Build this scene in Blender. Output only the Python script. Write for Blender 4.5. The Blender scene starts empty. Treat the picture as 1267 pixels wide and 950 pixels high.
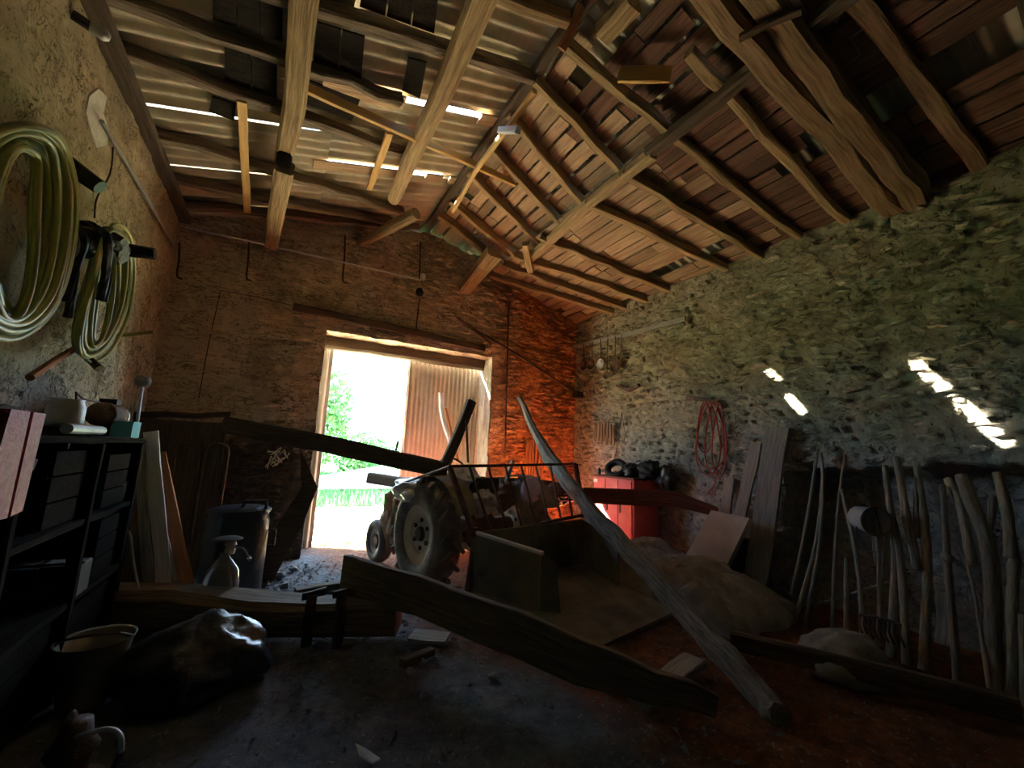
import bpy, math, random
from mathutils import Vector, Matrix, noise
random.seed(7)
R = math.radians
scn = bpy.context.scene
col = scn.collection

# ---------------------------------------------------------------- camera
W, H, FPX = 1267.0, 950.0, 504.2
YAW, PITCH, ROLL = R(29.232), R(9.284), R(2.359)
CAM = Vector((0, 0, 1.5))
Fw = Vector((math.sin(YAW)*math.cos(PITCH), math.cos(YAW)*math.cos(PITCH), math.sin(PITCH)))
r0 = Vector((math.cos(YAW), -math.sin(YAW), 0)); u0 = r0.cross(Fw)
Rt = r0*math.cos(ROLL)+u0*math.sin(ROLL); Up = u0*math.cos(ROLL)-r0*math.sin(ROLL)
cd = bpy.data.cameras.new('camera'); cd.sensor_width = 36; cd.lens = FPX/W*36
cd.clip_start = .05; cd.clip_end = 400
cam = bpy.data.objects.new('camera', cd); col.objects.link(cam)
m = Matrix((Rt, Up, -Fw)).transposed().to_4x4(); m.translation = CAM
cam.matrix_world = m
scn.camera = cam

# ---------------------------------------------------------------- light and exposure
SKY, SUN, EXPO = 7.0, 100.0, 1.0
w = bpy.data.worlds.new('sky'); scn.world = w; w.use_nodes = True
bg = w.node_tree.nodes['Background']; bg.inputs[0].default_value = (.52, .74, 1, 1); bg.inputs[1].default_value = SKY
SD = Vector((1, -.663, -.762)).normalized()          # direction the sunlight travels
sl = bpy.data.lights.new('sun', 'SUN'); sl.energy = SUN; sl.angle = R(.6); sl.color = (1, .9, .68)
so = bpy.data.objects.new('sun', sl); col.objects.link(so); so.location = (-8, 16, 12)
so.rotation_euler = SD.to_track_quat('-Z', 'Y').to_euler()
pl_ = bpy.data.lights.new('door_daylight_portal', 'AREA'); pl_.shape = 'RECTANGLE'; pl_.size = 2.7; pl_.size_y = 3.2
pl_.cycles.is_portal = True
po = bpy.data.objects.new('door_daylight_portal', pl_); col.objects.link(po)
po.location = (1.76, 6.9, 1.6); po.rotation_euler = (R(-90), 0, 0)
vs = scn.view_settings; vs.view_transform = 'Standard'; vs.look = 'None'; vs.exposure = EXPO; vs.gamma = 1
vs.use_curve_mapping = False
cy = scn.cycles
cy.max_bounces = 10; cy.diffuse_bounces = 7; cy.glossy_bounces = 3; cy.transmission_bounces = 6
cy.sample_clamp_indirect = 12; cy.use_denoising = True
cy.caustics_reflective = False; cy.caustics_refractive = False

# ---------------------------------------------------------------- measuring helpers (photo pixel -> point on a known plane)
def ray(px, py): return Fw+Rt*((px-W/2)/FPX)-Up*((py-H/2)/FPX)
def PX(px, py, x): d = ray(px, py); return CAM+d*(x/d.x)
def PY(px, py, y): d = ray(px, py); return CAM+d*(y/d.y)
def PZ(px, py, z): d = ray(px, py); return CAM+d*((z-1.5)/d.z)
def PN(px, py, pt, n): d = ray(px, py); n = Vector(n); return CAM+d*((Vector(pt)-CAM).dot(n)/d.dot(n))
def rnd(a, b): return random.uniform(a, b)
def V(*a): return Vector(a)

# ---------------------------------------------------------------- mesh builder
ORIG = {}
class MB:
    def __init__(s): s.v = []; s.f = []; s.g = []
    def add(s, vs, fs, gs=None):
        b = len(s.v); s.v += [Vector(q) for q in vs]
        s.g += [Vector(q) for q in (gs or vs)]
        s.f += [tuple(i+b for i in q) for q in fs]; return s
    def ring(s, rings, grings=None, cap=True, closed=False):
        n = len(rings[0]); vs = [q for r in rings for q in r]; fs = []
        for i in range(len(rings)-(0 if closed else 1)):
            j = (i+1) % len(rings)
            for k in range(n):
                l = (k+1) % n; fs.append((i*n+k, i*n+l, j*n+l, j*n+k))
        if cap and not closed:
            fs.append(tuple(reversed(range(n)))); b = (len(rings)-1)*n; fs.append(tuple(b+k for k in range(n)))
        return s.add(vs, fs, [q for r in grings for q in r] if grings else None)
    def box(s, c, size, rot=None):
        c = Vector(c); hx, hy, hz = [q/2 for q in size]
        vs = [Vector((x*hx, y*hy, z*hz)) for x in (-1, 1) for y in (-1, 1) for z in (-1, 1)]
        if rot is not None: vs = [rot @ q for q in vs]
        return s.add([c+q for q in vs], [(0,1,3,2),(4,6,7,5),(0,4,5,1),(2,3,7,6),(0,2,6,4),(1,5,7,3)])
    def timber(s, pts, w, h, up=(0,0,1), jit=.006, seg=None, cham=.16, seed=None):
        rs = random.Random(seed if seed is not None else random.random())
        pts = [Vector(q) for q in pts]
        if len(pts) == 2:
            n = seg or max(2, int((pts[1]-pts[0]).length/.25)); pts = [pts[0].lerp(pts[1], i/n) for i in range(n+1)]
        n = len(pts); ws = w if isinstance(w, (list, tuple)) else [w]*n; hs = h if isinstance(h, (list, tuple)) else [h]*n
        if len(ws) != n: ws = [ws[0]+(ws[-1]-ws[0])*i/(n-1) for i in range(n)]
        if len(hs) != n: hs = [hs[0]+(hs[-1]-hs[0])*i/(n-1) for i in range(n)]
        up = Vector(up); rings = []; gr = []; L = 0; off = rs.random()*10
        for i, q in enumerate(pts):
            t = (pts[min(i+1, n-1)]-pts[max(i-1, 0)]).normalized()
            sd = t.cross(up).normalized(); u2 = sd.cross(t).normalized()
            if i: L += (q-pts[i-1]).length
            a, b = ws[i]/2, hs[i]/2; c = cham*min(a, b)*2
            prof = [(-a+c,-b),(a-c,-b),(a,-b+c),(a,b-c),(a-c,b),(-a+c,b),(-a,b-c),(-a,-b+c)]
            e = V(rs.gauss(0, jit), rs.gauss(0, jit), rs.gauss(0, jit))
            rings.append([q+e+sd*(x+rs.gauss(0, jit*.5))+u2*(z+rs.gauss(0, jit*.5)) for x, z in prof])
            gr.append([V(L+off, x+off, z) for x, z in prof])
        return s.ring(rings, gr)
    def tube(s, pts, r, n=8, cap=True, jit=0, closed=False):
        pts = [Vector(q) for q in pts]; N = len(pts); rr = r if isinstance(r, (list, tuple)) else [r]*N
        if len(rr) != N: rr = [rr[0]+(rr[-1]-rr[0])*i/(N-1) for i in range(N)]
        rings = []; gr = []; L = 0; pu = None
        for i, q in enumerate(pts):
            if closed: t = (pts[(i+1) % N]-pts[i-1]).normalized()
            else: t = (pts[min(i+1, N-1)]-pts[max(i-1, 0)]).normalized()
            if pu is None: pu = t.orthogonal().normalized()
            a = (pu-t*pu.dot(t)); a = a.normalized() if a.length > 1e-6 else t.orthogonal().normalized(); pu = a; b = t.cross(a)
            if i: L += (q-pts[i-1]).length
            rings.append([q+(a*math.cos(6.28319*k/n)+b*math.sin(6.28319*k/n))*rr[i]*(1+random.gauss(0, jit)) for k in range(n)])
            gr.append([V(L, .1*math.cos(6.28319*k/n), .1*math.sin(6.28319*k/n)) for k in range(n)])
        return s.ring(rings, gr, cap, closed)
    def lathe(s, c, prof, n=24, ax=(0,0,1), sx=(1,0,0), cap=True, closed=False):
        c = Vector(c); ax = Vector(ax).normalized(); a = Vector(sx); a = (a-ax*a.dot(ax)).normalized(); b = ax.cross(a)
        rings = [[c+ax*z+(a*math.cos(6.28319*k/n)+b*math.sin(6.28319*k/n))*max(r, .0005) for k in range(n)] for r, z in prof]
        return s.ring(rings, None, cap, closed)
    def prism(s, poly, th):
        n = len(poly); th = Vector(th); poly = [Vector(q) for q in poly]
        return s.add(poly+[q+th for q in poly], [tuple(range(n)), tuple(range(2*n-1, n-1, -1))]+[(i, i+n, (i+1) % n+n, (i+1) % n) for i in range(n)])
    def grid(s, fn, nu, nv):
        vs = [fn(i/nu, j/nv) for j in range(nv+1) for i in range(nu+1)]
        return s.add(vs, [(j*(nu+1)+i, j*(nu+1)+i+1, (j+1)*(nu+1)+i+1, (j+1)*(nu+1)+i) for j in range(nv) for i in range(nu)])
    def blob(s, c, rad, amp=.15, sc=2.0, seed=0, nu=40, nv=24, floor=None, ridge=0):
        c = Vector(c); rings = []
        for j in range(nv+1):
            th = math.pi*j/nv; ring = []
            for i in range(nu):
                ph = 6.28319*i/nu; d = V(math.sin(th)*math.cos(ph), math.sin(th)*math.sin(ph), math.cos(th))
                q = d*sc+V(seed*7.3, seed*3.1, 0)
                k = 1+amp*(noise.noise(q)+.5*noise.noise(q*2.3)+.25*noise.noise(q*5))
                if ridge: k += ridge*(1-abs(noise.noise(q*1.7+V(3, 3, 3)))*2)*.5
                p_ = c+V(d.x*rad[0]*k, d.y*rad[1]*k, d.z*rad[2]*k)
                if floor is not None and p_.z < floor: p_.z = floor
                ring.append(p_)
            rings.append(ring)
        return s.ring(rings, None, False)
    def build(s, name, mat, parent=None, label=None, cat=None, group=None, kind=None, smooth=False, origin=None):
        if parent is not None: o0 = ORIG[parent.as_pointer()]
        elif origin is not None: o0 = Vector(origin)
        else:
            xs = [q.x for q in s.v]; ys = [q.y for q in s.v]; zs = [q.z for q in s.v]
            o0 = V((min(xs)+max(xs))/2, (min(ys)+max(ys))/2, min(zs))
        me = bpy.data.meshes.new(name)
        me.from_pydata([tuple(q-o0) for q in s.v], [], s.f)
        at = me.attributes.new('grain', 'FLOAT_VECTOR', 'POINT')
        at.data.foreach_set('vector', [c for q in s.g for c in q])
        me.validate()
        bm_ = __import__('bmesh').new(); bm_.from_mesh(me)
        __import__('bmesh').ops.recalc_face_normals(bm_, faces=bm_.faces); bm_.to_mesh(me); bm_.free()
        me.materials.append(mat)
        if smooth: me.polygons.foreach_set('use_smooth', [True]*len(me.polygons))
        o = bpy.data.objects.new(name, me); col.objects.link(o)
        if parent is not None: o.parent = parent
        else: o.location = o0
        ORIG[o.as_pointer()] = o0
        return tag(o, label, cat, group, kind)
def tag(o, label=None, cat=None, group=None, kind=None):
    if label: o['label'] = label
    if cat: o['category'] = cat
    if group: o['group'] = group
    if kind: o['kind'] = kind
    return o
def empty(name, loc, label=None, cat=None, group=None, kind=None):
    o = bpy.data.objects.new(name, None); col.objects.link(o); o.location = Vector(loc); o.empty_display_size = .1
    ORIG[o.as_pointer()] = Vector(loc); return tag(o, label, cat, group, kind)
def spline(pts, n=8):
    pts = [Vector(q) for q in pts]
    if len(pts) < 3: return [pts[0].lerp(pts[-1], i/n) for i in range(n+1)]
    out = []
    for i in range(len(pts)-1):
        p0 = pts[max(i-1, 0)]; p1 = pts[i]; p2 = pts[i+1]; p3 = pts[min(i+2, len(pts)-1)]
        for k in range(n):
            t = k/n
            out.append(.5*((2*p1)+(p2-p0)*t+(2*p0-5*p1+4*p2-p3)*t*t+(3*p1-p0-3*p2+p3)*t**3))
    return out+[pts[-1]]

# ---------------------------------------------------------------- materials
def mat(name, c1, c2, scale=6., rough=.9, bump=.3, bs=40., metal=0., stretch=None, var=.0, spec=.3, c3=None, rust=.5, detail=6):
    mt = bpy.data.materials.new(name); mt.use_nodes = True; nt = mt.node_tree; N = nt.nodes; Lk = nt.links
    b = N['Principled BSDF']; b.inputs['Roughness'].default_value = rough; b.inputs['Metallic'].default_value = metal
    b.inputs['Specular IOR Level'].default_value = spec
    if stretch:
        tc = N.new('ShaderNodeAttribute'); tc.attribute_name = 'grain'; out = tc.outputs['Vector']
    else:
        tc = N.new('ShaderNodeTexCoord'); out = tc.outputs['Object']
    mp = N.new('ShaderNodeMapping'); Lk.new(out, mp.inputs['Vector'])
    if stretch: mp.inputs['Scale'].default_value = stretch
    n1 = N.new('ShaderNodeTexNoise'); n1.inputs['Scale'].default_value = scale; n1.inputs['Detail'].default_value = detail; n1.inputs['Roughness'].default_value = .65
    Lk.new(mp.outputs[0], n1.inputs['Vector'])
    cr = N.new('ShaderNodeValToRGB'); Lk.new(n1.outputs['Fac'], cr.inputs[0])
    cr.color_ramp.elements[0].position = .32; cr.color_ramp.elements[0].color = (*c1, 1)
    cr.color_ramp.elements[1].position = .68; cr.color_ramp.elements[1].color = (*c2, 1)
    colr = cr.outputs[0]
    if c3:
        n3 = N.new('ShaderNodeTexNoise'); n3.inputs['Scale'].default_value = scale*.35; n3.inputs['Detail'].default_value = 8
        Lk.new(out, n3.inputs['Vector']); r3 = N.new('ShaderNodeMapRange'); Lk.new(n3.outputs['Fac'], r3.inputs[0])
        r3.inputs[1].default_value = rust; r3.inputs[2].default_value = rust+.12
        mx = N.new('ShaderNodeMix'); mx.data_type = 'RGBA'; Lk.new(r3.outputs[0], mx.inputs[0]); Lk.new(colr, mx.inputs[6]); mx.inputs[7].default_value = (*c3, 1)
        colr = mx.outputs[2]
    if var:
        oi = N.new('ShaderNodeObjectInfo'); hs = N.new('ShaderNodeHueSaturation'); mr = N.new('ShaderNodeMapRange')
        Lk.new(oi.outputs['Random'], mr.inputs[0]); mr.inputs[3].default_value = 1-var; mr.inputs[4].default_value = 1+var
        Lk.new(mr.outputs[0], hs.inputs['Value']); Lk.new(colr, hs.inputs['Color']); colr = hs.outputs[0]
    Lk.new(colr, b.inputs['Base Color'])
    if bump:
        n2 = N.new('ShaderNodeTexNoise'); n2.inputs['Scale'].default_value = bs; n2.inputs['Detail'].default_value = 5
        Lk.new(mp.outputs[0], n2.inputs['Vector'])
        bp = N.new('ShaderNodeBump'); bp.inputs['Strength'].default_value = bump; bp.inputs['Distance'].default_value = .02
        Lk.new(n2.outputs['Fac'], bp.inputs['Height']); Lk.new(bp.outputs[0], b.inputs['Normal'])
    return mt
GR = (1.2, 22, 22)
m_old = mat('old_wood', (.17,.11,.055), (.48,.345,.18), 2.2, .85, .5, 6, stretch=GR, var=.2)
m_dark = mat('dark_wood', (.05,.035,.025), (.14,.1,.065), 2.2, .85, .5, 6, stretch=GR, var=.2)
m_blackwood = mat('black_wood', (.01,.009,.008), (.03,.025,.02), 2.2, 1., .4, 6, stretch=GR, spec=.05)  # even near-black wood tone
m_log = mat('hewn_log_wood', (.09,.065,.045), (.27,.21,.15), 2.2, .85, .5, 6, stretch=GR)
m_new = mat('new_wood', (.5,.3,.1), (.72,.48,.19), 2.0, .7, .2, 6, stretch=GR, var=.1)
m_grey = mat('weathered_wood', (.2,.19,.175), (.42,.4,.36), 2.4, .85, .5, 7, stretch=GR, var=.15)
m_pole = mat('mottled_grey_pole', (.09,.083,.072), (.32,.305,.28), 3.0, .85, .6, 7, stretch=(2, 14, 14))
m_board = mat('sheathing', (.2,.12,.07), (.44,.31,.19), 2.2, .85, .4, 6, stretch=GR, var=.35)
m_board_shaded = mat('shaded_sheathing', (.055,.028,.02), (.19,.1,.065), 2.2, .85, .4, 6, stretch=GR, var=.35)  # sheathing darkened to paint in the shade of the near roof
m_beam = mat('brown_beam', (.13,.08,.045), (.34,.22,.12), 2.2, .85, .5, 6, stretch=GR, var=.1)
m_stick = mat('stick_bark', (.2,.17,.13), (.42,.38,.32), 3., .85, .5, 8, stretch=(3,14,14), var=.25)
m_redwood = mat('red_wood', (.1,.032,.024), (.21,.075,.055), 2.2, .7, .3, 6, stretch=GR)
m_redpaint = mat('faded_red_paint', (.42,.07,.08), (.58,.14,.14), 3., .55, .25, 6, stretch=(1,10,10), c3=(.5,.3,.27), rust=.6)
m_cab = mat('red_cabinet_paint', (.55,.1,.11), (.68,.17,.17), 3., .5, .1, 6, c3=(.6,.3,.28), rust=.62)
m_white = mat('pale_painted_wood', (.5,.52,.58), (.78,.79,.83), 2.5, .6, .2, 6, stretch=GR)
m_panel = mat('stained_panel', (.4,.37,.34), (.58,.55,.51), 2.5, .8, .2, 6, c3=(.3,.2,.13), rust=.52)
m_brownpl = mat('reddish_plank', (.3,.12,.05), (.45,.2,.09), 2.2, .8, .3, 6, stretch=GR)
m_fibre = mat('fibre_cement', (.34,.3,.22), (.56,.5,.37), 3., .62, .08, 60, c3=(.24,.18,.14), rust=.6, spec=.45)
m_iron = mat('rusty_iron', (.06,.045,.04), (.17,.1,.07), 12., .65, .3, 60, metal=.5)
m_black = mat('black_rubber', (.012,.012,.013), (.035,.035,.036), 12., .6, .15, 60)
m_peg = mat('tarred_peg', (.012,.011,.01), (.04,.035,.03), 12., .45, .4, 40)
m_tyre = mat('dusty_tyre', (.1,.096,.09), (.27,.26,.24), 5., .85, .25, 70)
m_hose = mat('yellow_hose', (.32,.3,.09), (.52,.48,.17), 3., .35, .05, 60, spec=.5)
m_redhose = mat('red_hose', (.3,.04,.04), (.42,.08,.07), 5., .5, .05, 60)
m_steel = mat('box_steel', (.12,.11,.085), (.26,.24,.18), 4., .6, .2, 50, metal=.3, c3=(.1,.06,.04), rust=.56)
m_zinc = mat('galvanised', (.42,.45,.48), (.62,.65,.68), 4., .5, .15, 40, metal=.35)
m_doorsteel = mat('door_sheet', (.5,.47,.42), (.68,.65,.58), 2.5, .6, .1, 40, c3=(.42,.32,.22), rust=.6)
m_blue = mat('blue_tin', (.1,.42,.6), (.16,.5,.66), 8., .45, .1, 40)
m_cloth = mat('dusty_cloth', (.2,.19,.18), (.36,.34,.31), 5., .95, .4, 50)
m_brownc = mat('brown_blanket', (.22,.13,.08), (.48,.36,.27), 7., .95, .4, 50)
m_plastic = mat('crumpled_plastic', (.4,.42,.46), (.75,.76,.8), 6., .35, .5, 26, spec=.6)
m_dkplastic = mat('dark_plastic', (.012,.013,.016), (.038,.042,.05), 6., .3, .5, 16, spec=.6)
m_lilac = mat('lilac_plastic', (.5,.4,.68), (.62,.53,.78), 4., .4, .1, 20)
m_cream = mat('cream_enamel', (.5,.45,.36), (.65,.6,.5), 4., .5, .1, 20)
m_dullc = mat('dull_enamel', (.2,.175,.13), (.3,.27,.21), 4., .6, .1, 20)
m_plaster = mat('lime_patch', (.6,.56,.46), (.75,.71,.6), 9., .95, .4, 40)
m_clay = mat('red_clay', (.5,.17,.05), (.72,.3,.1), 7., .95, .7, 40)
m_clod = mat('earth_clod', (.14,.135,.13), (.34,.33,.32), 8., .95, .5, 40, var=.3)
m_leaf = mat('foliage', (.05,.16,.03), (.13,.32,.07), 3., .7, 0, var=.2)
m_grass = mat('grass', (.04,.17,.05), (.1,.32,.1), 1.2, .8, 0)
m_weed = mat('weed', (.2,.36,.04), (.34,.5,.08), 6., .8, 0)
m_yard = mat('pale_yard', (.6,.55,.4), (.75,.7,.52), 2., .95, .3, 20)
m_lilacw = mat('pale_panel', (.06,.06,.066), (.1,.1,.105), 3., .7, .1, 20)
m_engine = mat('engine_iron', (.1,.055,.035), (.24,.15,.1), 8., .7, .4, 30, metal=.2)
m_feather = mat('feather', (.5,.58,.68), (.7,.78,.86), 8., .7, .1, 20)
def glassmat():
    mt = bpy.data.materials.new('clear_glass'); mt.use_nodes = True; b = mt.node_tree.nodes['Principled BSDF']
    b.inputs['Base Color'].default_value = (.86,.9,.86,1); b.inputs['Roughness'].default_value = .12
    b.inputs['Transmission Weight'].default_value = .85; b.inputs['IOR'].default_value = 1.45; return mt
m_glass = glassmat()

def N_(nt, t, **k):
    n = nt.nodes.new(t)
    for a, b in k.items(): setattr(n, a, b)
    return n
def wallmat(name, base, alt, low=None, lowz=(1.4, 2.6), side=None, sidex=(3., 4.), side_alt=None, holes=.85, ls=5., var=0, crack=.0, cs=(4.5, 4.5, 15)):
    """earth / rubble wall: mottled colour, low zone of another tone and side zone with painted bounce glow, both ragged, pits and straw relief"""
    mt = bpy.data.materials.new(name); mt.use_nodes = True; nt = mt.node_tree; L = nt.links; b = nt.nodes['Principled BSDF']
    b.inputs['Roughness'].default_value = .96; b.inputs['Specular IOR Level'].default_value = .15
    geo = N_(nt, 'ShaderNodeNewGeometry'); P = geo.outputs['Position']
    def noi(s, d=7, r=.65, dis=0):
        n = N_(nt, 'ShaderNodeTexNoise'); n.inputs['Scale'].default_value = s; n.inputs['Detail'].default_value = d; n.inputs['Roughness'].default_value = r
        n.inputs['Distortion'].default_value = dis; L.new(P, n.inputs['Vector']); return n.outputs['Fac']
    def mixc(f, a, c):
        x = N_(nt, 'ShaderNodeMix', data_type='RGBA'); L.new(f, x.inputs[0])
        for s, q in ((6, a), (7, c)):
            if isinstance(q, tuple): x.inputs[s].default_value = (*q, 1)
            else: L.new(q, x.inputs[s])
        return x.outputs[2]
    def rng(f, a, c):
        x = N_(nt, 'ShaderNodeMapRange'); L.new(f, x.inputs[0]); x.inputs[1].default_value = a; x.inputs[2].default_value = c; return x.outputs[0]
    def math_(op, a, c):
        x = N_(nt, 'ShaderNodeMath', operation=op)
        for s, q in ((0, a), (1, c)):
            if isinstance(q, (int, float)): x.inputs[s].default_value = q
            else: L.new(q, x.inputs[s])
        return x.outputs[0]
    c = mixc(rng(noi(ls), .34, .66), base, alt)
    sep = N_(nt, 'ShaderNodeSeparateXYZ'); L.new(P, sep.inputs[0])
    rag = math_('MULTIPLY', math_('SUBTRACT', noi(1.6), .5), 1.8)
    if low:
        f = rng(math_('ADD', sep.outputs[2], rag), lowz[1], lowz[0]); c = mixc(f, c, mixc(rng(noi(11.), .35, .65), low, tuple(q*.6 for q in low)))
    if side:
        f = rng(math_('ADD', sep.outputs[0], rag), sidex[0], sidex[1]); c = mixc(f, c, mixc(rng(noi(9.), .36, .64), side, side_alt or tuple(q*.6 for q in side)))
    pit = rng(noi(22., 5, .65, 1.2), .42, .33)
    c = mixc(math_('MULTIPLY', pit, holes), c, tuple(q*.25 for q in base))
    ck = None
    if crack:
        mp = N_(nt, 'ShaderNodeMapping'); mp.inputs['Scale'].default_value = cs; L.new(P, mp.inputs['Vector'])
        cn = N_(nt, 'ShaderNodeTexNoise'); cn.inputs['Scale'].default_value = 1; cn.inputs['Detail'].default_value = 5; cn.inputs['Roughness'].default_value = .6; cn.inputs['Distortion'].default_value = .9
        L.new(mp.outputs[0], cn.inputs['Vector'])
        ck = rng(math_('ABSOLUTE', math_('SUBTRACT', cn.outputs['Fac'], .5), 0), .028, .004)
        ck = math_('MULTIPLY', ck, rng(noi(3.1), .4, .52))
        c = mixc(math_('MULTIPLY', ck, crack), c, tuple(q*.16 for q in base))
        c = mixc(math_('MULTIPLY', rng(noi(1.1, 5), .5, .68), .35), c, tuple(q*.45 for q in base))
    if var:
        oi = N_(nt, 'ShaderNodeObjectInfo'); hs = N_(nt, 'ShaderNodeHueSaturation'); mr = N_(nt, 'ShaderNodeMapRange')
        L.new(oi.outputs['Random'], mr.inputs[0]); mr.inputs[3].default_value = 1-var; mr.inputs[4].default_value = 1+var
        L.new(mr.outputs[0], hs.inputs['Value']); L.new(c, hs.inputs['Color']); c = hs.outputs[0]
    L.new(c, b.inputs['Base Color'])
    h = math_('ADD', math_('MULTIPLY', noi(14., 8, .7, .6), 1.0), math_('MULTIPLY', pit, -.35))
    if ck is not None: h = math_('ADD', h, math_('MULTIPLY', ck, -.6))
    bp = N_(nt, 'ShaderNodeBump'); bp.inputs['Strength'].default_value = .9; bp.inputs['Distance'].default_value = .045
    L.new(h, bp.inputs['Height']); L.new(bp.outputs[0], b.inputs['Normal'])
    return mt
m_wl = wallmat('clay_straw_wall', (.46,.35,.21), (.64,.51,.33), low=(.66,.62,.55), lowz=(1.9, 2.9), ls=7, crack=.7, cs=(9, 9, 11))
m_wb = wallmat('earth_wall', (.62,.48,.34), (.82,.67,.5), low=(.13,.105,.085), lowz=(1.45, 1.75), side=(.85,.4,.16), sidex=(2.9, 3.8), side_alt=(.62,.23,.08), crack=.85)  # side orange is bounce glow painted into the wall; low zone is darker
m_wr = wallmat('rubble_wall', (.24,.21,.14), (.4,.355,.25), low=(.5,.49,.46), lowz=(1.7, 2.7))
m_stone = wallmat('rubble_stone', (.34,.295,.2), (.54,.48,.35), low=(.68,.67,.64), lowz=(1.7, 2.7), var=.22, holes=.6, crack=.6, cs=(7, 7, 16))
m_stone_b = wallmat('ochre_stone', (.58,.44,.31), (.82,.67,.5), low=(.16,.13,.105), lowz=(1.45, 1.75), side=(.85,.42,.17), sidex=(2.9, 3.8), side_alt=(.6,.22,.08), var=.25, holes=.6, crack=.7)  # the corner stones carry the same painted orange bounce glow
def floormat():
    mt = bpy.data.materials.new('earth_floor'); mt.use_nodes = True; nt = mt.node_tree; L = nt.links; b = nt.nodes['Principled BSDF']
    b.inputs['Roughness'].default_value = .93; b.inputs['Specular IOR Level'].default_value = .25
    geo = N_(nt, 'ShaderNodeNewGeometry'); P = geo.outputs['Position']
    def noi(s, d=7):
        n = N_(nt, 'ShaderNodeTexNoise'); n.inputs['Scale'].default_value = s; n.inputs['Detail'].default_value = d; n.inputs['Roughness'].default_value = .7; L.new(P, n.inputs['Vector']); return n.outputs['Fac']
    r = N_(nt, 'ShaderNodeValToRGB'); L.new(noi(5.), r.inputs[0]); e = r.color_ramp.elements
    e[0].position = .3; e[0].color = (.085,.09,.1,1); e[1].position = .7; e[1].color = (.25,.26,.285,1)
    r2 = N_(nt, 'ShaderNodeValToRGB'); L.new(noi(7.), r2.inputs[0]); e = r2.color_ramp.elements
    e[0].position = .3; e[0].color = (.1,.04,.02,1); e[1].position = .7; e[1].color = (.34,.13,.05,1)
    sep = N_(nt, 'ShaderNodeSeparateXYZ'); L.new(P, sep.inputs[0])
    a = N_(nt, 'ShaderNodeMath', operation='MULTIPLY_ADD'); L.new(noi(1.5), a.inputs[0]); a.inputs[1].default_value = 1.2; L.new(sep.outputs[0], a.inputs[2])
    y_ = N_(nt, 'ShaderNodeMath', operation='MULTIPLY_ADD'); L.new(sep.outputs[1], y_.inputs[0]); y_.inputs[1].default_value = .28; L.new(a.outputs[0], y_.inputs[2])
    mr = N_(nt, 'ShaderNodeMapRange'); L.new(y_.outputs[0], mr.inputs[0]); mr.inputs[1].default_value = 2.75; mr.inputs[2].default_value = 3.2
    mx = N_(nt, 'ShaderNodeMix', data_type='RGBA'); L.new(mr.outputs[0], mx.inputs[0]); L.new(r.outputs[0], mx.inputs[6]); L.new(r2.outputs[0], mx.inputs[7])
    sk = N_(nt, 'ShaderNodeMapRange'); L.new(noi(34., 4), sk.inputs[0]); sk.inputs[1].default_value = .6; sk.inputs[2].default_value = .68
    sm = N_(nt, 'ShaderNodeMix', data_type='RGBA'); L.new(sk.outputs[0], sm.inputs[0]); L.new(mx.outputs[2], sm.inputs[6]); sm.inputs[7].default_value = (.34,.34,.35,1)
    L.new(sm.outputs[2], b.inputs['Base Color'])
    bp = N_(nt, 'ShaderNodeBump'); bp.inputs['Strength'].default_value = 1; bp.inputs['Distance'].default_value = .06; L.new(noi(20.), bp.inputs['Height']); L.new(bp.outputs[0], b.inputs['Normal'])
    return mt
m_floor = floormat()

# ================================================================ SETTING
XL, XR, YB, YF = -1.39, 4.92, 6.26, -6.0
YO = 6.78                                  # outer face of the door wall
DX0, DX1, DZ = .42, 3.09, 3.13             # door opening
def fb(x, y, z, s=1.): 
    q = V(x, y, z)*s
    return noise.noise(q)+.5*noise.noise(q*2.1)+.25*noise.noise(q*4.3)+.13*noise.noise(q*9)
def ZLs(x): return 4.30+.27*(x-XL)         # underside of the sheets, left slope
RX, RZ = 1.75, 5.15
def ZR(x): return 4.02+.29*(XR-x)          # right slope reference
# floor
mb = MB()
mb.grid(lambda u, v: (lambda x, y: V(x, y, .016*fb(x, y, 0, 1.6)+.006*fb(x, y, 3, 7)-.012))(XL-.6+u*(XR-XL+1.6), YF-.2+v*(YO-YF+.3)), 150, 230)
floor = mb.build('floor', m_floor, kind='structure', label='bare dark earth floor strewn with crumbs of soil, reddish to the right', smooth=True, origin=(1.7, 2, 0))
# left wall
def wlx(y, z): return XL+.03*fb(0, y, z, 1.3)+.011*fb(5, y, z, 7)+.007*min(0, noise.noise(V(1, y*16, z*16))+.1)
mb = MB()
mb.grid(lambda u, v: (lambda y, z: V(wlx(y, z), y, z))(YF+(u/.2*(1.6-YF) if u < .2 else 1.6-YF+(u-.2)/.8*(YO-1.6)), -.05+v*(4.36+.04*noise.noise(V(0, u*20, 0)))), 330, 230)
mb.box((XL-.4, (YF+YO)/2, 2.14), (.3, YO-YF+.4, 4.3))
wall_left = mb.build('wall_left', m_wl, kind='structure', label='earth and straw rendered wall on the left', origin=(XL, 2, 0))
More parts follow.
